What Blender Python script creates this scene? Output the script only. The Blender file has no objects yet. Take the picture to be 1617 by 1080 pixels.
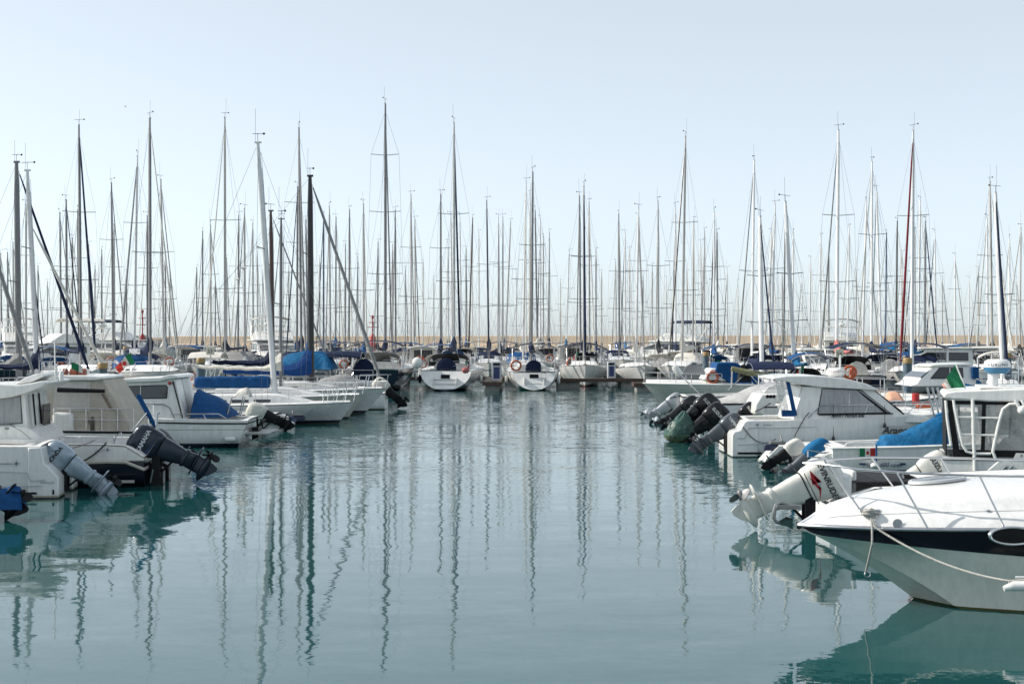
import bpy, bmesh, math, random
from mathutils import Vector, Matrix
R = math.radians
random.seed(11)
SC = bpy.context.scene
COL = SC.collection

# ---------------------------------------------------------------- camera, sky, sun, exposure
FPX, CX, HY, CH = 2246.0, 808.5, 536.0, 3.2          # focal length in photo pixels, centre column, horizon row, eye height
cd = bpy.data.cameras.new('camera'); cam = bpy.data.objects.new('camera', cd); COL.objects.link(cam)
cd.sensor_width = 36; cd.lens = 36 * FPX / 1617; cd.shift_y = -(540 - HY) / 1617
cd.clip_start = 0.1; cd.clip_end = 20000
cam.location = (0, 0, CH); cam.rotation_euler = (R(90), 0, 0)
SC.camera = cam
SUN_EL, SUN_AZ = 34, -82                              # azimuth from the view direction (+Y), negative to the left
w = bpy.data.worlds.new('World'); SC.world = w; w.use_nodes = True
nt = w.node_tree; bg = nt.nodes['Background']
sky = nt.nodes.new('ShaderNodeTexSky'); sky.sky_type = 'NISHITA'; sky.sun_disc = False
sky.sun_elevation = R(SUN_EL); sky.sun_rotation = R(SUN_AZ)
sky.altitude = 0; sky.air_density = 0.6; sky.dust_density = 1.0; sky.ozone_density = 2.0
hs = nt.nodes.new('ShaderNodeHueSaturation'); hs.inputs['Saturation'].default_value = 0.50
nt.links.new(sky.outputs[0], hs.inputs['Color']); tn = nt.nodes.new('ShaderNodeMix'); tn.data_type = 'RGBA'; tn.blend_type = 'MULTIPLY'; tn.inputs[0].default_value = 1; tn.inputs[7].default_value = (.965, 1.0, .96, 1)
nt.links.new(hs.outputs[0], tn.inputs[6]); hz = nt.nodes.new('ShaderNodeMix'); hz.data_type = 'RGBA'; hz.inputs[0].default_value = 0.5; hz.inputs[7].default_value = (2.78, 3.08, 3.32, 1)   # thin high haze evens the sky out
nt.links.new(tn.outputs[2], hz.inputs[6]); nt.links.new(hz.outputs[2], bg.inputs[0]); bg.inputs[1].default_value = 0.145
sl = bpy.data.lights.new('sun', 'SUN'); sl.energy = 3.0; sl.angle = R(0.6); sl.color = (1.0, 0.93, 0.84)
so = bpy.data.objects.new('sun', sl); COL.objects.link(so)
sd = Vector((math.sin(R(SUN_AZ)) * math.cos(R(SUN_EL)), math.cos(R(SUN_AZ)) * math.cos(R(SUN_EL)), math.sin(R(SUN_EL))))
so.rotation_euler = (-sd).to_track_quat('-Z', 'Y').to_euler()
SC.view_settings.view_transform = 'Standard'; SC.view_settings.look = 'None'
SC.view_settings.gamma = 1; SC.view_settings.exposure = 0.80
SC.render.engine = 'CYCLES'
SC.cycles.use_denoising = True
SC.cycles.max_bounces = 8; SC.cycles.transparent_max_bounces = 24
SC.cycles.sample_clamp_indirect = 3.0; SC.cycles.blur_glossy = 1.0
SC.cycles.use_adaptive_sampling = False
SC.cycles.caustics_reflective = False; SC.cycles.caustics_refractive = False

# ---------------------------------------------------------------- materials
MATS = {}
def newmat(name):
    m = bpy.data.materials.new(name); m.use_nodes = True
    return m, m.node_tree, m.node_tree.nodes['Principled BSDF']
def N(nt, typ, **kw):
    n = nt.nodes.new(typ)
    for k, v in kw.items():
        if k == 'i':
            for a, b in v.items(): n.inputs[a].default_value = b
        else: setattr(n, k, v)
    return n
def mat(name, col, rough=.4, metal=0, var=.12, scale=3.0, bump=0, bscale=20, coat=0, stretch=(1,1,1), bands=None, trans=0):
    """painted, cloth or metal surface with a soft procedural mottling; bands = [(z, colour above z)] painted stripes by height"""
    if name in MATS: return MATS[name]
    m, nt, b = newmat(name); L = nt.links.new
    tc = N(nt, 'ShaderNodeTexCoord'); mp = N(nt, 'ShaderNodeMapping'); mp.inputs['Scale'].default_value = stretch
    L(tc.outputs['Object'], mp.inputs[0])
    nz = N(nt, 'ShaderNodeTexNoise', i={'Scale': scale, 'Detail': 5, 'Roughness': .6}); L(mp.outputs[0], nz.inputs[0])
    src = None
    if bands:
        sx = N(nt, 'ShaderNodeSeparateXYZ'); L(tc.outputs['Object'], sx.inputs[0])
        cur = None
        for z, c in bands:
            if cur is None:
                cur = N(nt, 'ShaderNodeRGB'); cur.outputs[0].default_value = (*c, 1); cur = cur.outputs[0]; continue
            g = N(nt, 'ShaderNodeMath', operation='GREATER_THAN'); L(sx.outputs[2], g.inputs[0]); g.inputs[1].default_value = z
            mx = N(nt, 'ShaderNodeMix', data_type='RGBA'); L(g.outputs[0], mx.inputs[0]); L(cur, mx.inputs[6]); mx.inputs[7].default_value = (*c, 1)
            cur = mx.outputs[2]
        src = cur
    mr = N(nt, 'ShaderNodeMapRange', i={1: .3, 2: .7, 3: 1 - var, 4: 1 + var * .3}); L(nz.outputs[0], mr.inputs[0])
    mu = N(nt, 'ShaderNodeMix', data_type='RGBA', blend_type='MULTIPLY'); mu.inputs[0].default_value = 1
    if src is not None: L(src, mu.inputs[6])
    else: mu.inputs[6].default_value = (*col, 1)
    L(mr.outputs[0], mu.inputs[7])
    hull_ = name.startswith(('hull', 'gelcoat', 'engine', 'deck'))
    m3 = N(nt, 'ShaderNodeMapping'); m3.inputs['Scale'].default_value = (5, 5, .9) if hull_ else (1, 1, 1); L(tc.outputs['Object'], m3.inputs[0])
    n3 = N(nt, 'ShaderNodeTexNoise', i={'Scale': 2.2 if hull_ else scale * 6, 'Detail': 6, 'Roughness': .7}); L(m3.outputs[0], n3.inputs[0])
    r3 = N(nt, 'ShaderNodeMapRange', i={1: .35, 2: .62, 3: .86 if hull_ else 1 - var * .6, 4: 1.0}); L(n3.outputs[0], r3.inputs[0])
    m4 = N(nt, 'ShaderNodeMix', data_type='RGBA', blend_type='MULTIPLY'); m4.inputs[0].default_value = 1; L(mu.outputs[2], m4.inputs[6]); L(r3.outputs[0], m4.inputs[7])
    L(m4.outputs[2], b.inputs['Base Color'])
    r2 = N(nt, 'ShaderNodeMapRange', i={1: .3, 2: .7, 3: max(.02, rough - .08), 4: min(1, rough + .08)}); L(nz.outputs[0], r2.inputs[0]); L(r2.outputs[0], b.inputs['Roughness'])
    if name.startswith(('engine_black', 'engine_dark', 'canvas', 'cover', 'cloth', 'black_rubber', 'black_plastic', 'flag')): b.inputs['Specular IOR Level'].default_value = .18
    b.inputs['Metallic'].default_value = metal; b.inputs['Coat Weight'].default_value = coat
    b.inputs['Coat Roughness'].default_value = .08
    if bump:
        n2 = N(nt, 'ShaderNodeTexNoise', i={'Scale': bscale, 'Detail': 3}); L(mp.outputs[0], n2.inputs[0])
        bp = N(nt, 'ShaderNodeBump', i={'Strength': 1.0, 'Distance': bump * (3.0 if name.startswith('canvas') else 1)}); L(n2.outputs[0], bp.inputs['Height']); L(bp.outputs[0], b.inputs['Normal'])
    MATS[name] = m
    return m
def clearmat(name, tint, alpha, rough=.08):
    if name in MATS: return MATS[name]
    m, nt, b = newmat(name); L = nt.links.new
    nz = N(nt, 'ShaderNodeTexNoise', i={'Scale': 5.0, 'Detail': 4}); tc = N(nt, 'ShaderNodeTexCoord'); L(tc.outputs['Object'], nz.inputs[0])
    mr = N(nt, 'ShaderNodeMapRange', i={1: .35, 2: .65, 3: alpha - .12, 4: alpha + .12}); L(nz.outputs[0], mr.inputs[0])
    b.inputs['Base Color'].default_value = (*tint, 1); b.inputs['Roughness'].default_value = rough
    L(mr.outputs[0], b.inputs['Alpha'])
    n2 = N(nt, 'ShaderNodeBump', i={'Strength': .6, 'Distance': .02}); L(nz.outputs[0], n2.inputs['Height']); L(n2.outputs[0], b.inputs['Normal'])
    MATS[name] = m
    return m
white = mat('gelcoat_white', (.80, .80, .77), .28, var=.09, scale=1.6, coat=.3)
white2 = mat('gelcoat_cream', (.72, .70, .62), .3, var=.10, scale=1.4, coat=.2)
offw = mat('deck_white', (.76, .76, .74), .55, var=.14, scale=4)
greyd = mat('deck_grey', (.42, .43, .42), .6, var=.2, scale=5)
teak = mat('teak', (.22, .13, .07), .6, var=.35, scale=14, stretch=(1, 6, 6))
navy = mat('canvas_navy', (.012, .022, .06), .75, var=.3, scale=6, bump=.01, bscale=7)
blue = mat('canvas_blue', (.010, .078, .23), .75, var=.3, scale=6, bump=.012, bscale=6)
azure = mat('canvas_azure', (.008, .12, .28), .7, var=.3, scale=5, bump=.015, bscale=6)
cwhite = mat('canvas_white', (.68, .66, .60), .8, var=.22, scale=6, bump=.012, bscale=6)
cgrey = mat('canvas_grey', (.30, .30, .30), .8, var=.25, scale=6, bump=.012, bscale=6)
cbeige = mat('canvas_beige', (.50, .46, .39), .85, var=.2, scale=4, bump=.015, bscale=4)
cred = mat('canvas_red', (.20, .025, .03), .8, var=.25, scale=6, bump=.012, bscale=7)
cpink = mat('canvas_faded_red', (.48, .17, .16), .8, var=.3, scale=6, bump=.012, bscale=7)
colive = mat('canvas_olive', (.27, .26, .15), .8, var=.25, scale=6, bump=.01, bscale=8)
cblack = mat('canvas_black', (.012, .012, .014), .55, var=.3, scale=5, bump=.01, bscale=6)
alum = mat('mast_alloy', (.52, .505, .48), .45, metal=.2, var=.2, scale=2, stretch=(8, 8, .6))
alumd = mat('mast_alloy_dark', (.23, .23, .235), .45, metal=.2, var=.25, scale=2, stretch=(8, 8, .6))
mwhite = mat('mast_white_paint', (.76, .76, .76), .35, var=.12, scale=2)
mblack = mat('mast_black_paint', (.02, .02, .022), .35, var=.3, scale=3)
mbrown = mat('mast_brown', (.10, .06, .045), .5, var=.3, scale=3)
mblue = mat('mast_blue_paint', (.06, .10, .18), .4, var=.2, scale=3)
steel = mat('stainless', (.62, .62, .63), .18, metal=1, var=.1, scale=8)
wire = mat('rig_wire', (.20, .20, .21), .5, metal=.3, var=.1)
glass = mat('dark_glass', (.025, .03, .035), .06, var=.2, scale=2, coat=.5)
gcurt = mat('curtained_glass', (.30, .31, .31), .12, var=.3, scale=3, coat=1, stretch=(6, 1, .5))
vinyl = clearmat('clear_vinyl', (.55, .56, .55), .42)
rubber = mat('black_rubber', (.015, .015, .017), .6, var=.3, scale=8)
rope = mat('rope', (.50, .49, .45), .85, var=.3, scale=40, bump=.004, bscale=90)
roped = mat('rope_dark', (.05, .05, .05), .9, var=.3, scale=40)
orange = mat('orange_plastic', (.48, .10, .035), .5, var=.2)
brown = mat('brown_leather', (.23, .06, .03), .5, var=.2)
redp = mat('red_paint', (.42, .02, .02), .5, var=.25)
greenp = mat('green_paint', (.02, .14, .08), .5, var=.25)
gflag = mat('flag_green', (.02, .18, .08), .8, var=.2); rflag = mat('flag_red', (.5, .04, .03), .8, var=.2); wflag = mat('flag_white', (.7, .7, .66), .8, var=.15)
concrete = mat('concrete', (.30, .29, .27), .85, var=.4, scale=2, bump=.02, bscale=6)
wood = mat('weathered_wood', (.10, .06, .045), .75, var=.45, scale=8, stretch=(1, 8, 8), bump=.01, bscale=12)
boards = mat('pontoon_boards', (.26, .22, .18), .8, var=.35, scale=10, stretch=(1, 8, 1))
yellow = mat('yellow_paint', (.33, .22, .08), .5, var=.2)
pileb = mat('pile_blue_steel', (.10, .16, .21), .55, var=.5, scale=4)
black = mat('black_plastic', (.01, .01, .012), .3, var=.2)
chrome = mat('chrome', (.75, .75, .75), .12, metal=1, var=.05)
HULLW = mat('hull_white', (.78, .78, .76), .25, var=.10, scale=1.3, coat=.3, stretch=(1, 1, 2.5), bands=[(-9, (.03, .03, .04)), (.03, (.40, .39, .27)), (.065, (.78, .78, .76))])
HULLN = mat('hull_white_navy_boot', (.78, .78, .76), .25, var=.10, scale=1.3, coat=.3, bands=[(-9, (.10, .10, .06)), (.03, (.02, .03, .05)), (.14, (.77, .77, .75))])
HULLS = mat('hull_white_blue_stripe', (.78, .78, .76), .25, var=.10, scale=1.3, coat=.3, bands=[(-9, (.02, .03, .05)), (.08, (.77, .77, .75)), (.62, (.02, .06, .2)), (.70, (.77, .77, .75))])
HULLD = mat('hull_navy', (.012, .018, .04), .15, var=.2, scale=1.3, coat=.5, bands=[(-9, (.08, .02, .02)), (.04, (.012, .018, .04))])
HULLC = mat('hull_cream', (.62, .60, .52), .3, var=.12, scale=1.3, bands=[(-9, (.02, .03, .05)), (.06, (.60, .59, .52))])
HULLR = mat('hull_red_boot', (.78, .78, .76), .25, var=.10, scale=1.3, coat=.3, bands=[(-9, (.25, .03, .02)), (.10, (.77, .77, .75))])

# ---------------------------------------------------------------- object helpers
def thing(name, label, cat, loc=(0, 0, 0), rz=0, group=None):
    o = bpy.data.objects.new(name, None); COL.objects.link(o); o.empty_display_size = .2
    o.location = loc; o.rotation_euler = (0, 0, rz); o['label'] = label; o['category'] = cat
    if group: o['group'] = group
    return o
def tag(o, label, cat, group=None):
    o['label'] = label; o['category'] = cat
    if group: o['group'] = group
    return o
class MB:
    """collects faces and links them as ONE mesh object"""
    def __init__(s): s.v = []; s.f = []; s.m = []
    def add(s, vs, fs, mi=0):
        o = len(s.v); s.v += [tuple(v) for v in vs]
        s.f += [tuple(i + o for i in f) for f in fs]; s.m += [mi] * len(fs)
        return s
    def box(s, x0, x1, y0, y1, z0, z1, mi=0, M=None):
        vs = [Vector((x, y, z)) for z in (z0, z1) for y in (y0, y1) for x in (x0, x1)]
        if M: vs = [M @ v for v in vs]
        return s.add(vs, [(0, 2, 3, 1), (4, 5, 7, 6), (0, 1, 5, 4), (2, 6, 7, 3), (0, 4, 6, 2), (1, 3, 7, 5)], mi)
    def tube(s, pts, r, n=6, mi=0, oval=1, r1=None, caps=True):
        pts = [Vector(p) for p in pts]; k = len(pts)
        rs = r if isinstance(r, (list, tuple)) else [r + ((r1 if r1 is not None else r) - r) * i / (k - 1) for i in range(k)]
        vs = []; up = None
        for i, p in enumerate(pts):
            t = (pts[min(i + 1, k - 1)] - pts[max(i - 1, 0)]).normalized()
            if up is None:
                up = Vector((1, 0, 0)) if abs(t.z) > .7 else Vector((0, 0, 1))
            a = (up - t * up.dot(t))
            if a.length < 1e-4: a = t.orthogonal()
            a.normalize(); up = a; b = t.cross(a)
            for j in range(n):
                q = 2 * math.pi * j / n
                vs.append(p + a * math.cos(q) * rs[i] * oval + b * math.sin(q) * rs[i])
        fs = [(i * n + j, i * n + (j + 1) % n, (i + 1) * n + (j + 1) % n, (i + 1) * n + j) for i in range(k - 1) for j in range(n)]
        if caps: fs += [tuple(range(n))[::-1], tuple(range((k - 1) * n, k * n))]
        return s.add(vs, fs, mi)
    def loft(s, secs, mi=0, close=False, caps=False, mfun=None):
        n = len(secs[0]); vs = [p for q in secs for p in q]; o = len(s.v)
        s.v += [tuple(v) for v in vs]
        for i in range(len(secs) - 1):
            for j in range(n if close else n - 1):
                s.f.append((o + i * n + j, o + i * n + (j + 1) % n, o + (i + 1) * n + (j + 1) % n, o + (i + 1) * n + j))
                s.m.append(mfun(i, j) if mfun else mi)
        if caps:
            s.f += [tuple(o + j for j in range(n))[::-1], tuple(o + (len(secs) - 1) * n + j for j in range(n))]; s.m += [mi, mi]
        return s
    def prism(s, pts, d, mi=0):
        """polygon pts (3D) thickened by vector d"""
        n = len(pts); pts = [Vector(p) for p in pts]; d = Vector(d)
        return s.add(pts + [p + d for p in pts], [tuple(range(n))[::-1], tuple(range(n, 2 * n))] + [(j, (j + 1) % n, n + (j + 1) % n, n + j) for j in range(n)], mi)
    def lathe(s, prof, c, axis='z', n=16, mi=0, a0=0, a1=360):
        secs = []
        full = a1 - a0 >= 360
        for k in range(n if full else n + 1):
            q = R(a0 + (a1 - a0) * k / n)
            sec = []
            for r, h in prof:
                u, v = r * math.cos(q), r * math.sin(q)
                p = {'z': (u, v, h), 'x': (h, u, v), 'y': (u, h, v)}[axis]
                sec.append(Vector(p) + Vector(c))
            secs.append(sec)
        if full: secs.append(secs[0])
        return s.loft(secs, mi)
    def ball(s, c, r, mi=0, sc=(1, 1, 1), n=12):
        k = n // 2
        prof = [(max(1e-4, math.sin(math.pi * i / k)) * r, -math.cos(math.pi * i / k) * r) for i in range(k + 1)]
        secs = [[Vector((p[0] * math.cos(2 * math.pi * j / n) * sc[0], p[0] * math.sin(2 * math.pi * j / n) * sc[1], p[1] * sc[2])) + Vector(c) for j in range(n)] for p in prof]
        return s.loft(secs, mi, close=True)
    def build(s, name, mats, parent=None, bev=0, ang=38, sub=0):
        me = bpy.data.meshes.new(name); me.from_pydata(s.v, [], s.f)
        if not isinstance(mats, (list, tuple)): mats = [mats]
        for m in mats: me.materials.append(m)
        me.polygons.foreach_set('material_index', s.m)
        bm = bmesh.new(); bm.from_mesh(me); bmesh.ops.remove_doubles(bm, verts=bm.verts, dist=1e-5)
        bmesh.ops.recalc_face_normals(bm, faces=bm.faces); bm.to_mesh(me); bm.free()
        me.polygons.foreach_set('use_smooth', [True] * len(me.polygons)); me.set_sharp_from_angle(angle=R(ang)); me.update()
        o = bpy.data.objects.new(name, me); COL.objects.link(o)
        if parent: o.parent = parent
        if bev:
            b = o.modifiers.new('bevel', 'BEVEL'); b.width = bev; b.segments = 2; b.limit_method = 'ANGLE'; b.angle_limit = R(40)
        if sub:
            b = o.modifiers.new('smooth', 'SUBSURF'); b.levels = sub; b.render_levels = sub
        return o
def lettering(txt, size, parent, M, m, thick=.002, shear=0, name='lettering', bold=0):
    cu = bpy.data.curves.new(name, 'FONT'); cu.body = txt; cu.size = size; cu.extrude = thick; cu.shear = shear
    cu.align_x = 'CENTER'; cu.align_y = 'CENTER'
    cu.offset = size * bold
    t = bpy.data.objects.new(name, cu); COL.objects.link(t)
    me = bpy.data.meshes.new_from_object(t)
    bpy.data.objects.remove(t); me.materials.clear(); me.materials.append(m); me.transform(M)
    o = bpy.data.objects.new(name, me); COL.objects.link(o); o.parent = parent
    return o
def wallM(p, side, tilt=0, lean=0):
    """writing on a hull side: side +1 = the y+ side seen from y+, -1 = the y- side"""
    rx = Vector((-side, 0, 0)); up = Vector((0, -lean * side, 1)).normalized()
    if tilt:
        q = R(tilt); rx, up = rx * math.cos(q) + up * math.sin(q), up * math.cos(q) - rx * math.sin(q)
    n = rx.cross(up)
    M = Matrix((rx, up, n)).transposed().to_4x4(); M.translation = Vector(p)
    return M
def PX(px, Y): return (px - CX) * Y / FPX
def PZ(py, Y): return CH - (py - HY) * Y / FPX
def YW(py): return FPX * CH / (py - HY)
def at(px, py, Y): return Vector((PX(px, Y), Y, PZ(py, Y)))
def sag(a, b, d=.3, n=10):
    a, b = Vector(a), Vector(b)
    return [a.lerp(b, i / n) - Vector((0, 0, d * 4 * (i / n) * (1 - i / n))) for i in range(n + 1)]

# ---------------------------------------------------------------- hull generator (x forward from the stern, z up from the water)
class Hull:
    def __init__(s, L, B, fs, fb, rake=.8, srake=0., sw=.8, tm=.45, pw=.9, nm=3.2, nb=1.15, zs=-.15, zm=-.4, zb=-.25, spring=1.6, drop=0, dropt=.07):
        s.__dict__.update(L=L, B=B, fs=fs, fb=fb, rake=rake, srake=srake, sw=sw, tm=tm, pw=pw, nm=nm, nb=nb, zs=zs, zm=zm, zb=zb, spring=spring, drop=drop, dropt=dropt)
    def b(s, t):
        h = s.B / 2
        if t < s.tm: return h * (s.sw + (1 - s.sw) * math.sin(math.pi / 2 * t / s.tm))
        return h * max(0, math.cos(math.pi / 2 * ((t - s.tm) / (1 - s.tm)) ** 1.5)) ** s.pw
    def sh(s, t): return s.fs + (s.fb - s.fs) * t ** s.spring - (s.drop * (1 - t / s.dropt) ** 2 if t < s.dropt else 0)
    def P(s, t, u, side=1, off=0):
        z0 = s.zs + (s.zm - s.zs) * min(1, t / .4) if t < .4 else s.zm + (s.zb - s.zm) * (t - .4) / .6
        z1 = s.sh(t); z = z0 + (z1 - z0) * u
        n = s.nm + (s.nb - s.nm) * max(0, (t - .25) / .75) ** .8
        y = s.b(t) * (1 - (1 - u) ** n) ** (1 / max(1.0, n * .75))
        f = z / z1
        x0 = -s.srake * (1 - max(0, f)) if s.srake < 0 else s.srake * max(0, f)
        x1 = s.L - s.rake * (1 - f)
        return Vector((x0 + t * (x1 - x0), side * (y + off), z))
    def shell(s, parent, m, n=16, us=(0, .08, .16, .26, .38, .5, .62, .74, .86, .94, 1)):
        mb = MB()
        ts = sorted(set([i / n for i in range(n)] + [.97, 1] + ([.012, .025, .04] if s.drop else [])))
        for sd_ in (1, -1): mb.loft([[s.P(t, u, sd_) for u in us] for t in ts])
        a = [s.P(0, u, 1) for u in us]; b = [s.P(0, u, -1) for u in us]
        mb.loft([a, b])
        return mb.build('hull', m, parent)
    def deck(s, parent, m, crown=.06, n=16, cockpit=None, inset=.03, dz=0.0, name='deck'):
        mb = MB(); ts = sorted(set([i / n for i in range(n)] + [.98] + ([.012, .025, .04] if s.drop else [])))
        if cockpit:
            c0, c1, cw, cz = cockpit; e = .0005
            ts = sorted([t for t in ts if abs(t - c0) > .01 and abs(t - c1) > .01] + [c0 - e, c0, c1, c1 + e])
        secs = []
        for t in ts:
            e = s.P(t, 1); bw = max(.01, e.y - inset); z = e.z + dz; x = e.x
            inn = cockpit and c0 <= t <= c1
            ys = [bw, bw * .97, max(.02, min(bw * .96, bw - (cw if cockpit else .2))), 0]
            if inn: zz = [z, z + .015, z + .015, None]
            h = [(ys[0], z), (ys[1], z + .015)]
            if inn: h += [(ys[2], z + .015), (ys[2] - .02, cz), (0, cz)]
            else:
                f = lambda y: z + .015 + crown * (1 - (y / bw) ** 2)
                h += [(ys[2], f(ys[2])), (ys[2] * .5, f(ys[2] * .5)), (0, f(0))]
            secs.append([Vector((x, y, q)) for y, q in h] + [Vector((x, -y, q)) for y, q in h[::-1][1:]])
        mb.loft(secs)
        return mb.build(name, m, parent, ang=50)
    def rub(s, parent, m, r=.025, u=.985, name='rub_rail', t0=0, out=0):
        mb = MB()
        for sd_ in (1, -1): mb.tube([s.P(t0 + (1 - t0) * i / 18, u, sd_, out) for i in range(19)], r, 5)
        mb.tube([s.P(t0, u, 1, out), s.P(t0, u, -1, out)], r, 5)
        return mb.build(name, m, parent)
    def rail(s, parent, m, t0, t1, h=.55, inset=.07, nposts=6, r=.012, wires=True, top=True, name='guard_rail', close=False, lean=0.0, n=4, open_side=None):
        mb = MB(); pts = {}
        for sd_ in (1, -1):
            if open_side == sd_: continue
            ps = []
            for i in range(nposts):
                t = t0 + (t1 - t0) * i / (nposts - 1); e = s.P(t, 1, sd_, -inset)
                if abs(e.y) < .03 or e.y * sd_ < 0: e.y = sd_ * .03
                q = e + Vector((lean, 0, h)); ps.append(q); mb.tube([e, q], r, n, caps=False)
            if top: mb.tube(ps, r if top is True else top, n, caps=False)
            if wires: mb.tube([p - Vector((0, 0, h * .48)) for p in ps], r * .5, 3, caps=False)
            pts[sd_] = ps
        if close and len(pts) == 2:
            a, b = pts[1][-1], pts[-1][-1]; mb.tube([a, (a + b) / 2 + Vector((.12, 0, 0)), b], r, n)
        return mb.build(name, m, parent)

def coachroof(parent, h, t0, t1, wf=.62, hh=.38, m=None, gm=None, nwin=3, name='coachroof', fr=.5, ar=.0):
    mb = MB(); n = 12; secs = []; W = []
    for i in range(n + 1):
        q = i / n; t = t0 + (t1 - t0) * q; e = h.P(t, 1)
        w_ = min(h.b(t) - .18, h.B / 2 * wf) ; w_ = max(w_, .15); z = e.z + .01
        k = min(1, (1 - q) / .35) ** .7 if fr else 1
        k = max(.05, k); H_ = hh * k * (1 if not ar else min(1, .5 + q / .2))
        s_ = [(w_, z - .03), (w_ * .96, z + H_ * .55), (w_ * .88, z + H_ * .92), (w_ * .7, z + H_ * 1.03), (0, z + H_ * 1.12)]
        secs.append([Vector((e.x, y, c)) for y, c in s_] + [Vector((e.x, -y, c)) for y, c in s_[::-1][1:]])
        W.append((e.x, w_, z, H_))
    mb.loft(secs, caps=True); o = mb.build(name, m or white, parent)
    if nwin:
        for sd_ in (1, -1):
            for k in range(nwin):
                a = .06 + .62 * k / nwin; b = a + .62 / nwin - .05
                def pt(q, f):
                    j = q * n; i = min(n - 1, int(j)); f2 = j - i
                    x, w_, z, H_ = [W[i][c] + (W[i + 1][c] - W[i][c]) * f2 for c in range(4)]
                    return Vector((x, sd_ * (w_ * (1 - .04 * f / .55) + .004), z + H_ * f))
                g = MB(); g.prism([pt(a, .16), pt(b, .2), pt(b, .48), pt(a, .5)], (0, sd_ * .006, 0)); g.build('window', gm or glass, o)
    return o
def hood(parent, x0, x1, z0, z1, w_, m, wm=vinyl, name='sprayhood', aft=0):
    """folding hood: canvas top on arches with clear panels in front and at the sides"""
    d = Vector((x1 - x0, 0, 0)); mb = MB(); g = MB(); n = 12
    def arch(f):                                   # f 0 = rear arch (x0), 1 = front foot (x1)
        x = x0 + (x1 - x0) * f; top = z1 - (z1 - z0) * f ** 1.8; ww = w_ * (1 - .12 * f)
        return [Vector((x + aft * math.sin(math.pi * j / n) * (1 - f), math.copysign(abs(math.cos(math.pi * j / n)) ** .55, math.cos(math.pi * j / n)) * ww, z0 + (top - z0) * math.sin(math.pi * j / n) ** .6)) for j in range(n + 1)]
    A = [arch(f) for f in (0, .3, .55, .8, 1)]
    def mf(i, j): return 1 if (i >= 2 and j in (3, 4, 7, 8)) or (i in (0, 1) and j in (1, 10)) else 0
    mb.loft(A, mfun=mf)
    mb.tube(A[0], .03, 5); mb.tube(A[2], .012, 5)
    o = mb.build(name, [m, wm], parent)
    return o
def bimini(parent, x0, x1, zd, z1, w_, m, name='bimini'):
    mb = MB(); n = 10; A = []
    for f in (0, .33, .66, 1):
        x = x0 + (x1 - x0) * f
        A.append([Vector((x, math.cos(math.pi * j / n) * w_, z1 - .28 * (abs(math.cos(math.pi * j / n)) ** 2.6) + .04 * math.sin(math.pi * f))) for j in range(n + 1)])
    B_ = [[p - Vector((0, 0, .03)) for p in a] for a in A]
    mb.loft(A); mb.loft(B_); mb.loft([A[0], B_[0]]); mb.loft([A[-1], B_[-1]])
    o = mb.build(name, m, parent); fr = MB(); xm = (x0 + x1) / 2
    for sd_ in (1, -1):
        for x in (x0, x0 + (x1 - x0) * .33, x0 + (x1 - x0) * .66, x1):
            fr.tube([(xm, sd_ * w_, zd), (x, sd_ * w_ * .99, z1 - .3)], .013, 4)
    for a in A: fr.tube([p - Vector((0, 0, .04)) for p in a], .013, 4)
    fr.build('frame', steel, o)
    return o
def flag(parent, p, s=.5, tilt=20, drop=0.5, az=0, name='flag', cols=None):
    """italian tricolour hanging from a short staff"""
    mb = MB(); d = Vector((math.cos(R(az)) * math.cos(R(tilt)), math.sin(R(az)) * math.cos(R(tilt)), math.sin(R(tilt)))); p = Vector(p)
    dn = Vector((0, 0, -1)); sidev = d.cross(dn).normalized()
    n = 9; rows = []
    for i in range(n + 1):
        f = i / n
        base = p + Vector((d.x * s * f, d.y * s * f, -drop * s * f))
        rows.append([base + dn * (s * .66 * j / 4) + sidev * (.05 * s * math.sin(f * 7 + j * .8)) for j in range(5)])
    mb.loft(rows, mfun=lambda i, j: 0 if i < 3 else (1 if i < 6 else 2))
    mb.loft([[q + sidev * .004 for q in r_] for r_ in rows], mfun=lambda i, j: 0 if i < 3 else (1 if i < 6 else 2))
    return mb.build(name, cols or [gflag, wflag, rflag], parent)
def ring(mb, c, Rr=.32, r=.055, ax='x', n=16, mi=0):
    pts = []
    for k in range(n + 1):
        q = 2 * math.pi * k / n; u, v = Rr * math.cos(q), Rr * math.sin(q)
        pts.append(Vector(c) + Vector({'x': (0, u, v), 'y': (u, 0, v), 'z': (u, v, 0)}[ax]))
    mb.tube(pts, r, 7, mi=mi, caps=False)
def fender(parent, p, r=.11, h=.55, m=None, name='fender'):
    mb = MB(); mb.lathe([(.01, -h / 2 - .04), (r * .5, -h / 2), (r, -h / 2 + .08), (r * 1.02, 0), (r, h / 2 - .08), (r * .5, h / 2), (.02, h / 2 + .05)], p, n=10)
    mb.tube([Vector(p) + Vector((0, 0, h / 2)), Vector(p) + Vector((0, 0, h / 2 + .45))], .008, 3)
    return mb.build(name, m or white, parent)
def shellx(parent, name, m, prof, wf, bev=.02, mi=None):
    """solid from a side profile [(x,z)]; wf(z) -> half width (tumblehome)"""
    mb = MB(); n = len(prof)
    a = [Vector((x, wf(x, z), z)) for x, z in prof]; b = [Vector((x, -wf(x, z), z)) for x, z in prof]
    mb.add(a + b, [tuple(range(n)), tuple(range(n, 2 * n))[::-1]] + [(j, (j + 1) % n, n + (j + 1) % n, n + j) for j in range(n)])
    return mb.build(name, m, parent, bev=bev)
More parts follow.
